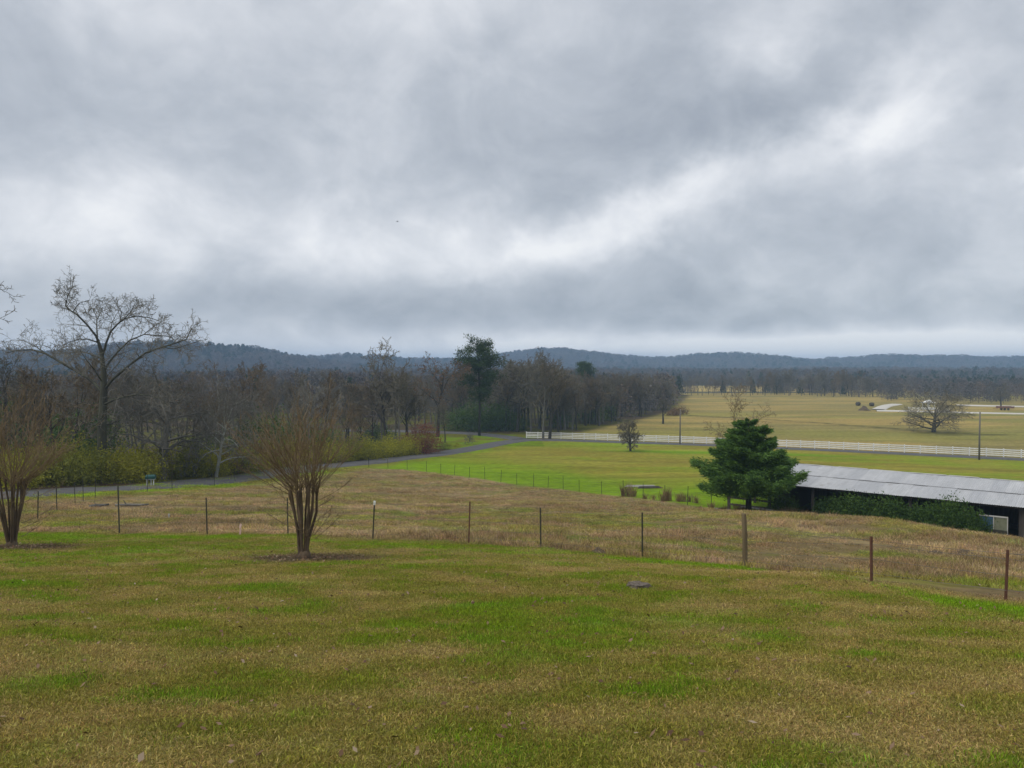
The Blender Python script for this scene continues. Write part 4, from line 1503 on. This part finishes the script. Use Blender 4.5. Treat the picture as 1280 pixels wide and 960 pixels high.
# ------------------------------------------------------------------ barn
def barn():
    z0 = BARN_FLOOR
    rz = math.atan2(BU.y, BU.x)
    root = empty('barn', (EAVE_A.x, EAVE_A.y, z0), rz)
    tag(root, 'long low open fronted barn with grey corrugated tin roof', 'barn')
    LEN, W, EH, RH = 43.0, 10.0, 2.42, 3.16
    half = W / 2
    slope = math.atan2(RH - EH, half)
    rr = random.Random(9)
    sw = .84
    total = math.hypot(half, RH - EH) + .45
    lens = (total * .52, total * .52)

    def sheet(L):
        mb = MB()
        n = 14
        vs, fs = [], []
        for i in range(n + 1):
            x = sw * 1.02 * i / n
            z = .013 * (1 if i % 2 else -1)
            vs += [(x, 0, z), (x, L, z)]
        for i in range(n):
            fs.append((2 * i, 2 * i + 2, 2 * i + 3, 2 * i + 1))
        return mb.add(vs, fs).mesh('roof_sheet', M['tin'])
    sm = sheet(lens[0])
    nsh = int(LEN / sw)
    for side in (0, 1):
        roof = empty('roof', (0, 0, 0))
        roof.parent = root
        for row in (0, 1):
            for i in range(nsh):
                o = link('roof_sheet', sm, roof)
                d0 = -.45 + row * (total - lens[0]) + rr.gauss(0, .025)      # distance up the slope from the wall line
                y = d0 * math.cos(slope)
                z = EH + d0 * math.sin(slope) + .07 + row * .03 + rr.uniform(0, .006) + (i % 2) * .008
                if side == 0:
                    o.location = (-.7 + i * sw, y, z)
                    o.rotation_euler = (slope + rr.gauss(0, .003), 0, rr.gauss(0, .002))
                else:
                    o.location = (-.7 + (i + 1) * sw, W - y, z)
                    o.rotation_euler = (slope + rr.gauss(0, .003), 0, math.pi + rr.gauss(0, .002))
    cm = MB().add([(0, -.13, -.03), (2.3, -.13, -.03), (2.3, 0, 0), (0, 0, 0), (2.3, .13, -.03), (0, .13, -.03)], [(0, 1, 2, 3), (3, 2, 4, 5)]).mesh('ridge_cap', M['pale_plank'])
    x = -.7
    while x < LEN - 3:
        o = link('ridge_cap', cm, root)
        o.location = (x, half, RH + .13 + rr.uniform(0, .02))
        o.rotation_euler = (rr.gauss(0, .03), rr.gauss(0, .006), rr.gauss(0, .006))
        o.scale = (rr.uniform(.72, .98), 1, 1)
        x += 2.36
    pmesh = {h: MB().box((0, 0, h / 2 - .15), (.17, .17, h + .3)).mesh('post', M['barn_wood']) for h in (EH, RH)}
    for i in range(15):
        for (y, h) in ((.12, EH), (half, RH), (W - .12, EH)):
            link('post', pmesh[h], root).location = (.15 + i * 3.0, y, 0)
    for (y, h) in ((.12, EH), (half, RH), (W - .12, EH)):
        MB().box((LEN / 2 - .6, y, h - .08), (LEN, .10, .22)).build('beam', M['barn_wood'], root)
    rm = MB().add([(-.04, -.3, EH - .13), (.04, -.3, EH - .13), (.04, half, RH - .07), (-.04, half, RH - .07), (-.04, -.3, EH - .01), (.04, -.3, EH - .01), (.04, half, RH + .05), (-.04, half, RH + .05)],
                  [(0, 3, 2, 1), (4, 5, 6, 7), (0, 1, 5, 4), (1, 2, 6, 5), (2, 3, 7, 6), (3, 0, 4, 7)]).mesh('rafter', M['barn_wood'])
    for i in range(29):
        a = link('rafter', rm, root)
        a.location = (.15 + i * 1.5 + .14, 0, 0)
        b = link('rafter', rm, root)
        b.location = (.15 + i * 1.5 + .14, W, 0)
        b.rotation_euler = (0, 0, math.pi)
    bm_ = MB().box((.15, 0, EH / 2 - .45), (.297, .03, EH + .9)).mesh('wall_board', M['barn_wood'])
    for i in range(127):
        x = 3.44 + i * .30
        o = link('wall_board', bm_, root)
        o.location = (x, W - .02 + rr.uniform(-.006, .006), rr.uniform(-.05, .02))
    for i in range(33):                         # cross wall, closes the bay that looks through to the field
        o = link('wall_board', bm_, root)
        o.location = (3.45 + rr.uniform(-.006, .006), .2 + i * .30, 0)
        o.rotation_euler = (0, 0, math.pi / 2)
    for i in range(30):                         # far front, boarded up
        o = link('wall_board', bm_, root)
        o.location = (17.9 + i * .30, .24, rr.uniform(-.04, .02))
    for z in (.55, 1.05):
        MB().box((2.2, .02, z), (4.2, .05, .14)).build('rail', M['barn_wood'], root)
    return root


barn()


def on_barn(t, off, z=None):
    q = EAVE_A + BU * t + BN * off
    return Vector((q.x, q.y, hz(q.x, q.y) if z is None else z))


BRZ = math.atan2(BU.y, BU.x)
# cabinet standing at the barn front
cb = empty('storage_cabinet', on_barn(16.75, -.55) + Vector((0, 0, -.05)), BRZ)
cb.scale = (.92, 1, 1.38)
tag(cb, 'blue and cream storage cabinet with a dark band under the barn eave', 'cabinet')
MB().box((-.36, 0, .68), (.70, .55, 1.36)).build('blue_door', M['blue_paint'], cb)
MB().box((.40, 0, .68), (.72, .55, 1.36)).build('cream_panel', mottled('cream', (.13, .14, .09), (.21, .215, .15), 4), cb)
for x in (.03, .78):
    MB().box((x, -.285, .69), (.05, .03, 1.4)).build('frame_strip', M['pale_plank'], cb)
MB().box((.02, -.285, 1.39), (1.55, .05, .05)).build('top_rail', M['pale_plank'], cb)
MB().box((.02, -.31, .78), (1.50, .03, .12)).build('band', M['tpost_green'], cb)
for (x, lx) in ((-.62, .05), (.12, .05)):
    MB().box((x, -.30, .62), (.04, .03, .12)).build('handle', M['wire'], cb)

for k, (t0, t1, o0, z, lab) in enumerate([(1.6, 5.6, -1.3, .36, 'long pale pole lying on the weeds under the cedar'),
                                          (7.4, 9.0, -.5, .30, 'short pale board lying at the dark barn front')]):
    a, b = on_barn(t0, o0), on_barn(t1, o0 - .1)
    a.z += z + .1
    b.z += z
    o = empty('plank', a)
    tag(o, lab, 'plank')
    d = b - a
    MB().tube([(0, 0, 0), d * .5 + Vector((0, 0, .02)), d], [.06, .06, .055], 8).build('shaft', M['pale_plank'], o, True)
    MB().tube([d * .97, d * 1.01], [.07, .07], 8).build('end_band', M['wire'], o)
for k, (px, py, L, rz) in enumerate([(801, 609.5, 3.2, -.05), (812, 611, 2.4, .12)]):
    p = ground_at(px, py)
    mb = MB()
    for j in range(3):
        mb.box((0, -.12 + .13 * j, .10 + .05 * j), (L * (1 - .08 * j), .12, .06), .03 * j)
    o = mb.build('lumber_pile', M['pale_plank'] if k == 0 else M['barn_wood'])
    o.location = p
    o.rotation_euler = (0, 0, rz)
    tag(o, ['pale boards lying in the bright green field behind the far fence', 'dark boards lying beside the pale ones behind the far fence'][k], 'boards')
    o['kind'] = 'thing'


def rock_mesh(seed, sx, sy, sz):
    rng = np.random.RandomState(seed)
    n, m = 9, 6
    V = []
    for j in range(m + 1):
        ph = math.pi * j / m
        for i in range(n):
            a = 2 * math.pi * i / n
            r = 1 + .22 * rng.randn() * (0 < j < m)
            V.append((sx * r * math.sin(ph) * math.cos(a), sy * r * math.sin(ph) * math.sin(a), sz * (math.cos(ph) * .8 + .25)))
    Fc = [(j * n + i, j * n + (i + 1) % n, (j + 1) * n + (i + 1) % n, (j + 1) * n + i) for j in range(m) for i in range(n)]
    return mesh_np('rock', V, Fc)


rk = rock_mesh(4, .35, .28, .18)
rk.materials.append(mottled('rock', (.22, .18, .17), (.40, .34, .33), 6, bump=.02))
for k, (px, py, s) in enumerate([(884, 628.5, 1.0), (891, 629, .9), (898, 629, 1.3), (905, 630, .9), (911, 630, 1.1), (878, 628, .8), (901, 629.8, .7)]):
    o = link('rock', rk)
    o.location = at(px, 53.5 + .4 * k)
    o.scale = (s, s, s)
    o.rotation_euler = (0, 0, k * 1.3)
    tag(o, 'pinkish grey rock in the rubble left of the cedar trunk', 'rock', 'rubble beside the cedar')

# ------------------------------------------------------------------ small things on the lawn and pasture
st = ground_at(798, 735)
mb = MB()
rr_ = random.Random(2)
nn = 14
for j, (r, z) in enumerate([(.30, -.05), (.22, .04), (.19, .11), (.17, .16), (.05, .15)]):
    for i in range(nn):
        a = 2 * math.pi * i / nn
        q = r * (1 + .16 * math.sin(3 * a + 1) + rr_.gauss(0, .06))
        mb.v.append((q * math.cos(a) * 1.1, q * math.sin(a), z + rr_.gauss(0, .012) * (j > 1)))
for j in range(4):
    for i in range(nn):
        mb.f.append((j * nn + i, j * nn + (i + 1) % nn, (j + 1) * nn + (i + 1) % nn, (j + 1) * nn + i))
mb.f.append(tuple(4 * nn + i for i in range(nn)))
sto = mb.build('tree_stump', M['stump'], None, False)
sto.location = st - Vector((0, 0, .02))
sto.scale = (.85, .8, .6)
tag(sto, 'low weathered grey tree stump in the open lawn', 'stump')


def mound(px, py, w, h, label, seed):
    rng = np.random.RandomState(seed)
    n, m = 18, 6
    V = [(0, 0, h)]
    for j in range(1, m + 1):
        t = j / m
        for i in range(n):
            a = 2 * math.pi * i / n
            r = w * .5 * t * (1 + .15 * rng.randn() * t)
            V.append((r * math.cos(a), r * math.sin(a) * .8, h * (1 - t) ** 1.1 * (1 + .2 * rng.randn()) - .05 * t))
    Fc = []
    for i in range(n):
        Fc.append((0, 1 + i, 1 + (i + 1) % n))
    for j in range(m - 1):
        for i in range(n):
            a, b = 1 + j * n + i, 1 + j * n + (i + 1) % n
            Fc += [(a, a + n, b + n), (a, b + n, b)]
    o = link('dirt_mound', mesh_np('dirt_mound', V, Fc, M['dirt'], True))
    o.location = ground_at(px, py)
    tag(o, label, 'mound')
    return o


mound(748, 691, .62, .17, 'small dark anthill just beyond the wire fence', 1)
mound(1206, 693, 1.4, .16, 'low dark hump of earth between the rusty posts and the barn', 2)
mound(1170, 648.0 + 43, .9, .10, 'flat dark patch of turned earth beside the low hump', 3)
mo = mound(1080, 513, 4.5, 1.6, 'brown heap of earth in the far golden field', 4)

lg = empty('fallen_log', ground_at(165, 633.5), .06)
tag(lg, 'weathered fallen log on the pasture below the lane', 'log')
MB().tube([(-.95, 0, .10), (-.3, .03, .12), (.4, -.02, .11), (.95, .04, .13)], [.075, .085, .075, .05], 9).build('trunk', M['bark_grey'], lg, True)
MB().tube([(-.35, .0, .18), (-.45, -.1, .42)], [.035, .015], 5).build('broken_branch', M['bark_grey'], lg)
lg2 = copy_tree(lg)
lg2.location = ground_at(124, 634.5)
lg2.scale = (.55, 1, 1.1)
lg2.rotation_euler = (0, 0, .5)
tag(lg2, 'short dark fallen branch left of the weathered log', 'log')


def stake(px, py, top, mat, label):
    p = ground_at(px, py)
    H = max(.2, top_h(p, px, top) if top else .3) if False else (py - top) / 970.0 * p.y
    o = empty('survey_stake', p)
    tag(o, label, 'stake')
    MB().box((0, 0, H / 2 - .05), (.05, .025, H + .1)).build('stake', mat, o)
    MB().add([(-.028, -.02, H * .95), (.028, -.02, H * .95), (.02, -.035, H * .6), (-.04, -.03, H * .62)], [(0, 1, 2, 3)]).build('ribbon', mat, o)
    o.rotation_euler = (0, .08, 0)


stake(300, 668, 655, M['pink'], 'short pink survey stake beyond the wire fence near the lone crepe myrtle')
stake(211, 648, 642, M['pale_plank'], 'tiny pale stake in the pasture below the lane')

fd = empty('feeder_box', ground_at(188.5, 608.5), .25)
tag(fd, 'green topped feeder box on white legs beside the lane', 'feeder')
for x in (-.26, .0, .26):
    MB().box((x, -.16 if x else .16, .30), (.07, .07, .72)).build('leg', M['white_paint'], fd)
MB().box((0, 0, .68), (.72, .5, .05)).build('tray', M['white_paint'], fd)
MB().add([(-.40, -.30, .71), (.40, -.30, .71), (.40, .30, .71), (-.40, .30, .71), (-.40, -.30, .95), (.40, -.30, .95), (.40, .30, .95), (-.40, .30, .95), (-.36, 0, 1.08), (.36, 0, 1.08)],
         [(0, 1, 5, 4), (1, 2, 6, 5), (2, 3, 7, 6), (3, 0, 4, 7), (4, 5, 9, 8), (6, 7, 8, 9), (5, 6, 9), (7, 4, 8), (3, 2, 1, 0)]).build('lid', M['green_plastic'], fd)

# ------------------------------------------------------------------ a bird in the air
bp_ = eyepoint(497, 277, 105)
bm2 = MB()
bm2.tube([(0, -.24, 0), (0, -.17, .01), (0, -.05, .0), (0, .1, 0), (0, .2, .01), (0, .34, .015)], [.012, .04, .065, .05, .03, .05], 8)
bm2.add([(.03, -.08, .02), (.03, .09, .02), (.22, .08, .13), (.24, -.07, .13), (.50, .10, .05)], [(0, 1, 2, 3), (3, 2, 4)])
bm2.add([(-.03, -.08, .02), (-.03, .09, .02), (-.22, .08, .13), (-.24, -.07, .13), (-.50, .10, .05)], [(0, 3, 2, 1), (3, 4, 2)])
bd = bm2.build('bird', M['bark_dark'])
bd.location = bp_
bd.scale = (.5, .5, .5)
bd.rotation_euler = (0, .2, 1.9)
tag(bd, 'small dark bird flying against the grey clouds', 'bird')

# ------------------------------------------------------------------ far farmyard
pv = empty('pavilion', at(1161, 272), .2)
pv.scale = (.85, .85, .9)
tag(pv, 'small white pavilion seen through the broad lone oak', 'pavilion')
for x in (-1.5, 1.5):
    for y in (-1.5, 1.5):
        MB().box((x, y, 1.2), (.28, .28, 2.6)).build('post', M['white_paint'], pv)
MB().add([(-2.1, -2.1, 2.5), (2.1, -2.1, 2.5), (2.1, 2.1, 2.5), (-2.1, 2.1, 2.5), (-.5, 0, 3.7), (.5, 0, 3.7)],
         [(0, 1, 5, 4), (1, 2, 5), (2, 3, 4, 5), (3, 0, 4), (3, 2, 1, 0)]).build('roof', M['white_paint'], pv)
MB().box((0, 0, .25), (3.6, 3.6, .5)).build('base', M['white_paint'], pv)
tr = empty('farm_trailer', at(1257, 268), -.1)
tag(tr, 'low brown farm trailer on the far gravel yard', 'trailer')
rust = mottled('rust', (.15, .075, .05), (.26, .14, .10), 3)
MB().box((0, 0, .75), (5.0, 2.0, .16)).build('bed', rust, tr)
for y in (-1, 1):
    MB().box((0, y, 1.1), (5.0, .07, .55)).build('side_panel', rust, tr)
for x in (-.7, .5):
    for y in (-1.08, 1.08):
        MB().tube([(x, y - .1, .4), (x, y + .1, .4)], [.4, .4], 14).build('wheel', M['tpost_green'], tr)
MB().box((-3.2, 0, .62), (1.6, .12, .12)).build('drawbar', rust, tr)
bl = None
for px, Y in ((1073, 296), (1090, 292)):
    if bl is None:
        bl = empty('hay_bale', at(px, Y), .4)
        mb = MB()
        mb.tube([(-.7, 0, .7), (-.6, 0, .72), (0, 0, .73), (.6, 0, .72), (.7, 0, .7)], [.62, .72, .74, .72, .62], 18)
        mb.build('bale', mottled('old_hay', (.05, .045, .035), (.10, .085, .06), 8, bump=.03), bl, True)
        MB().tube([(-.25, 0, .73), (-.2, 0, .73)], [.755, .755], 18).build('twine', M['twig'], bl)
        MB().tube([(.2, 0, .73), (.25, 0, .73)], [.755, .755], 18).build('twine', M['twig'], bl)
        o = bl
    else:
        o = copy_tree(bl)
    o.location = at(px, Y)
    tag(o, 'dark old round hay bale in the far golden field', 'hay bale', 'old bales in the far field')
for k, (px, Y, H, W) in enumerate([(842, 238, 2.2, 4), (849, 244, 3.0, 5)]):
    leafy('shrub', 700 + k, at(px, Y), H, W, M['leaf_brown'], ['low brown thicket at the tip of the wood by the golden field', 'taller brown thicket beside the pole at the tip of the wood'][k], None, 'shrub', 26, .16, 50, 7)


# ------------------------------------------------------------------ scatter (stuff only): grass, weeds of the pasture, far woods
def scatter(name, pts, rot, scl, idx, protos_, label, tint=None):
    pts = np.asarray(pts, np.float32)
    me = bpy.data.meshes.new(name)
    me.vertices.add(len(pts))
    me.vertices.foreach_set('co', pts.ravel())
    for nm, typ, arr in (('rot', 'FLOAT_VECTOR', rot), ('scl', 'FLOAT_VECTOR', scl)):
        a = me.attributes.new(nm, typ, 'POINT')
        a.data.foreach_set('vector', np.asarray(arr, np.float32).ravel())
    a = me.attributes.new('idx', 'INT', 'POINT')
    a.data.foreach_set('value', np.asarray(idx, np.int32))
    if tint is not None:
        a = me.attributes.new('tint', 'FLOAT_VECTOR', 'POINT')
        a.data.foreach_set('vector', np.asarray(tint, np.float32).ravel())
    coll = bpy.data.collections.new(name + '_pieces')
    for k, (pm, mat) in enumerate(protos_):
        coll.objects.link(bpy.data.objects.new(f'{name}_piece_{k:02d}', pm))
    ng = bpy.data.node_groups.new(name, 'GeometryNodeTree')
    ng.interface.new_socket('Geometry', in_out='INPUT', socket_type='NodeSocketGeometry')
    ng.interface.new_socket('Geometry', in_out='OUTPUT', socket_type='NodeSocketGeometry')
    n, l = ng.nodes, ng.links
    gi, go = n.new('NodeGroupInput'), n.new('NodeGroupOutput')
    ci = n.new('GeometryNodeCollectionInfo')
    ci.inputs['Collection'].default_value = coll
    ci.inputs['Separate Children'].default_value = True
    ci.inputs['Reset Children'].default_value = True
    ip = n.new('GeometryNodeInstanceOnPoints')
    ip.inputs['Pick Instance'].default_value = True

    def attr(nm, typ):
        a = n.new('GeometryNodeInputNamedAttribute')
        a.data_type = typ
        a.inputs['Name'].default_value = nm
        return [o for o in a.outputs if o.enabled][0]
    l.new(gi.outputs[0], ip.inputs['Points'])
    l.new(ci.outputs[0], ip.inputs['Instance'])
    l.new(attr('idx', 'INT'), ip.inputs['Instance Index'])
    e2r = n.new('FunctionNodeEulerToRotation')
    l.new(attr('rot', 'FLOAT_VECTOR'), e2r.inputs[0])
    l.new(e2r.outputs[0], ip.inputs['Rotation'])
    l.new(attr('scl', 'FLOAT_VECTOR'), ip.inputs['Scale'])
    l.new(ip.outputs[0], go.inputs[0])
    o = link(name, me)
    md = o.modifiers.new('scatter', 'NODES')
    md.node_group = ng
    return tag(o, label, None, None, 'stuff')


def tuft_mesh(name, seed, n, rad, lmin, lmax, width, lean, dry):
    rng = np.random.RandomState(seed)
    a = rng.uniform(0, 2 * np.pi, n)
    r = np.sqrt(rng.rand(n)) * rad
    base = np.stack([r * np.cos(a), r * np.sin(a), np.full(n, -.008)], 1)
    L = rng.uniform(lmin, lmax, n)
    th = np.abs(rng.normal(0, lean, n))
    ph = rng.uniform(0, 2 * np.pi, n)
    d = np.stack([np.sin(th) * np.cos(ph), np.sin(th) * np.sin(ph), np.cos(th)], 1)
    w = np.cross(d, rng.normal(0, 1, (n, 3)))
    w /= np.linalg.norm(w, axis=1)[:, None] + 1e-9
    w *= (width * rng.uniform(.6, 1.3, n))[:, None]
    mid = base + d * (L * .55)[:, None]
    d2 = d + np.stack([np.cos(ph), np.sin(ph), -.5 * np.ones(n)], 1) * .35
    tip = mid + d2 * (L * .5)[:, None]
    V = np.stack([base - w, base + w, mid + w * .8, mid - w * .8, tip], 1).reshape(-1, 3)
    b = np.arange(n)[:, None] * 5
    T = np.concatenate([b + np.array([[0, 1, 2]]), b + np.array([[0, 2, 3]]), b + np.array([[3, 2, 4]])])
    me = mesh_np(name, V, T, M['blade'])
    ca = me.color_attributes.new('shade', 'FLOAT_COLOR', 'POINT')
    s = rng.uniform(.45, 1.65, (n, 1)) * np.ones((1, 3))
    isdry = rng.rand(n) < dry
    s[isdry] *= np.array((1.16, 1.10, 1.3))
    s[~isdry] *= np.array((.98, 1.0, .8))
    c = np.ones((n, 5, 4), np.float32)
    c[:, :, :3] = s[:, None, :]
    c[:, :2, :3] *= .8
    ca.data.foreach_set('color', c.ravel())
    return me


rng = np.random.RandomState(42)


def field_points(n, y0, y1, k, extra, power=1.0):
    """random points in the wedge the camera could see, y0..y1 metres away"""
    u = rng.rand(n)
    y = (y0 ** power + (y1 ** power - y0 ** power) * u) ** (1 / power)
    x = (rng.rand(n) * 2 - 1) * (k * y + extra)
    return x, y


# mown lawn
xs, ys = [], []
for n, y0, y1 in ((44000, 2.2, 8.5), (42000, 8.5, 16), (28000, 16, 28)):
    x, y = field_points(n, y0, y1, .74, 4.0, 2.0)
    xs.append(x)
    ys.append(y)
x, y = np.concatenate(xs), np.concatenate(ys)
keep = y < line_y(FENCE_A, x) + .5
x, y = x[keep], y[keep]
tc_ = ground_color(x + rng.normal(0, .10, len(x)), y + rng.normal(0, .10, len(x)))
green = np.clip((tc_[:, 1] / (tc_[:, 0] + 1e-6) - .75) / .8, 0, 1)
n = len(x)
sz = (.75 + .75 * green + rng.normal(0, .12, n)) * (1 + .018 * y)
weed = rng.rand(n) < .012
sz = np.where(weed, sz * 2.2, sz)
scl = np.stack([1.0 + .02 * y, 1.0 + .02 * y, np.clip(sz, .4, 3.2)], 1)
rot = np.stack([rng.normal(0, .06, n), rng.normal(0, .06, n), rng.uniform(0, 6.28, n)], 1)
tint = 1.8 * tc_ * rng.uniform(.8, 1.25, (n, 1)) * (1 + rng.normal(0, .06, (n, 3)))
tint = np.clip(tint, 0.004, 1)
idx = np.where(rng.rand(n) < green * .9 + .1, rng.randint(0, 3, n), rng.randint(3, 6, n))
lawn_p = [(tuft_mesh('lawn_tuft', 800 + k, 54, .14, .014, .038, .0027, .85, .25 if k < 3 else .75), None) for k in range(6)]
scatter('lawn_grass', np.stack([x, y, height(x, y)], 1), rot, scl, idx, lawn_p, 'short patchy lawn grass, part green and part straw', tint)

# rough pasture
x, y = field_points(46000, 15.5, 98, .74, 3, 1.25)
s_ = y - line_y(FENCE_A, x)
fb = line_y(FIELD_EDGE, x)
fb = np.where(x > FIELD_EDGE[-1].x, 52 - (x - FIELD_EDGE[-1].x) * .85, fb)
keep = (s_ > -.2) & (y < fb - 1.0) & (rng.rand(len(x)) < smooth(.30, .62, fbm(x, y, 2.0, 3, 61)) * .85 + .15 + .5 * (1 - smooth(3, 9, s_)))
x, y = x[keep], y[keep]
n = len(x)
tc_ = ground_color(x, y)
rot = np.stack([rng.normal(0, .08, n), rng.normal(0, .08, n), rng.uniform(0, 6.28, n)], 1)
hh = .55 + .9 * smooth(.4, .7, fbm(x, y, 4, 3, 62)) * rng.uniform(.5, 1.3, n)
scl = np.stack([1 + .012 * y, 1 + .012 * y, hh], 1)
tint = np.clip(1.9 * tc_ * rng.uniform(.75, 1.3, (n, 1)) * (1 + rng.normal(0, .06, (n, 3))), .004, 1)
past_p = [(tuft_mesh('pasture_tuft', 820 + k, 44, .22, .06, .20, .0055, .55, .6), None) for k in range(4)]
scatter('pasture_grass', np.stack([x, y, height(x, y)], 1), rot, scl, rng.randint(0, 4, n), past_p, 'rough dry pasture grass beyond the wire fence', tint)

# dead leaves on the lawn
nl = 3600
x, y = field_points(nl, 3.2, 22, .72, 1, 1.6)
cl = rng.rand(nl) < .35
k_ = rng.randint(0, 2, nl)
cx = np.array([q.x for q in CREPES])[k_] + rng.normal(0, .9, nl)
cy = np.array([q.y for q in CREPES])[k_] + rng.normal(0, .6, nl)
x, y = np.where(cl, cx, x), np.where(cl, cy, y)
a = rng.uniform(0, 6.28, nl)
s = rng.uniform(.012, .034, nl)
u = np.stack([np.cos(a), np.sin(a), rng.normal(0, .35, nl)], 1) * s[:, None]
v = np.stack([-np.sin(a), np.cos(a), rng.normal(0, .35, nl)], 1) * (s * .6)[:, None]
c = np.stack([x, y, height(x, y) + rng.uniform(.028, .05, nl)], 1)
lift = np.array((0, 0, 1.0)) * (s * .35)[:, None]
V = np.stack([c - u, c - v + lift * .6, c + u + lift, c + v + lift * .6], 1).reshape(-1, 3)
Fc = np.arange(nl * 4).reshape(-1, 4)
lm, T, b = new_mat('dead_leaf')
ri = T.node('ShaderNodeNewGeometry')
cc = T.ramp(ri.outputs['Random Per Island'], [(0, (.07, .04, .025)), (.45, (.15, .09, .05)), (.90, (.22, .15, .095)), (1, (.34, .27, .19))])
T.l.new(cc, b.inputs['Base Color'])
tag(link('fallen_leaves', mesh_np('fallen_leaves', V, Fc, lm)), 'fallen dead leaves scattered over the lawn', None, None, 'stuff')


# far woods and wooded hills
def far_crown(seed, conifer, n, leaf):
    rg = np.random.RandomState(seed)
    z = rg.rand(n)
    rad = (1 - z ** 1.6) ** .5 * .5 if not conifer else (1 - z) * .34 + .03
    a = rg.uniform(0, 6.28, n)
    r = rad * np.sqrt(rg.uniform(.25, 1, n))
    lump = 1 + .25 * np.sin(3 * a + seed) * np.sin(5 * z * 3 + seed)
    C = np.stack([r * np.cos(a) * lump, r * np.sin(a) * lump, .12 + z * .88], 1)
    V, Fc = leaves_np(C, .02, leaf, 1, rg, elong=1.5 if not conifer else 1.2, up=.6)
    t = MB().tube([(0, 0, -.05), (0, 0, .6)], [.018, .008], 4, cap=False)
    tv = np.array(t.v)
    tf = []
    for f in t.f:
        tf += [(f[0], f[1], f[2]), (f[0], f[2], f[3])]
    return np.concatenate([V, tv]), np.concatenate([Fc, np.array(tf) + len(V)])


far_twig = mottled('far_twig', (.080, .074, .068), (.14, .132, .124), .8, rnd=.35)
far_warm = mottled('far_warm', (.098, .078, .066), (.155, .128, .112), .8, rnd=.3)
far_pine = foliage('far_pine', (.018, .034, .016), (.045, .07, .028), .8, .1, .3)
fp = []
for k in range(8):
    con = k >= 6
    V, Fc = far_crown(900 + k, con, 420 if not con else 360, .045 if not con else .085)
    mt = far_pine if con else (far_warm if k % 3 == 2 else far_twig)
    fp.append((mesh_np('far_tree', V, Fc, mt), None))


def far_wood(name, x, y, hmin, hmax, conif, label, wid=.8):
    n = len(x)
    H = hmin + (hmax - hmin) * np.clip(.15 + .5 * rng.rand(n) + 1.3 * (fbm(x, y, 45, 3, 72) - .5), 0, 1.15)
    pat = fbm(x, y, 120, 3, 71)
    con = rng.rand(n) < np.clip(conif * 4 * smooth(.48, .66, pat) + conif * .3, 0, 1)
    idx = np.where(con, rng.randint(6, 8, n), rng.randint(0, 6, n))
    w = H * rng.uniform(.8, 1.2, n) * wid
    scl = np.stack([w, w, H], 1)
    rot = np.stack([np.zeros(n), np.zeros(n), rng.uniform(0, 6.28, n)], 1)
    scatter(name, np.stack([x, y, height(x, y) - .2], 1), rot, scl, idx, fp, label)


x, y = field_points(9000, 215, 900, .80, 40, 2.0)
wx = np.interp(y, [172, 200, 228, 262, 330, 400, 470, 900], [12, 27, 40, 54, 72, 92, 60, 700]) - 4
keep = (x < wx) & ~((y > 455) & (y < 600) & (x > 55))
far_wood('distant_wood', x[keep], y[keep], 8, 14, .10, 'leafless wood stretching back to the foot of the hills')
x, y = field_points(11000, 290, 950, .84, 40, 2.0)
edge = np.interp(x / y * 970 + 640, [840, 1000, 1090, 1110, 1180, 1290, 1600], [425, 410, 372, 330, 318, 318, 300])
pocket = (y > 450) & (y < 610) & (x > 60) & (x / y < .36)
keep = (x / y > .19) & (y > edge) & ~pocket
far_wood('distant_wood', x[keep], y[keep], 5.8, 9.2, .12, 'leafless wood behind the far golden field')
x, y = field_points(30000, 900, 2300, .86, 60, 2.0)
keep = height(x, y, False) > EYE - 15 - 1
far_wood('hill_forest', x[keep], y[keep], 8, 15, .14, 'hazy wooded hillsides along the skyline', 1.35)

# ------------------------------------------------------------------ haze
hb = MB().box((0, 1790, 16), (6900, 4200, 72)).mesh('haze')
hm = bpy.data.materials.new('haze')
hm.use_nodes = True
T = NT(hm.node_tree)
T.n.clear()
pvn = T.node('ShaderNodeVolumePrincipled', {'Color': (.47, .70, 1.0, 1), 'Density': 0.00036, 'Anisotropy': 0.0})
om = T.node('ShaderNodeOutputMaterial')
T.l.new(pvn.outputs[0], om.inputs['Volume'])
hb.materials.append(hm)
tag(link('haze', hb), 'thin blue winter haze over the valley', None, None, 'stuff')
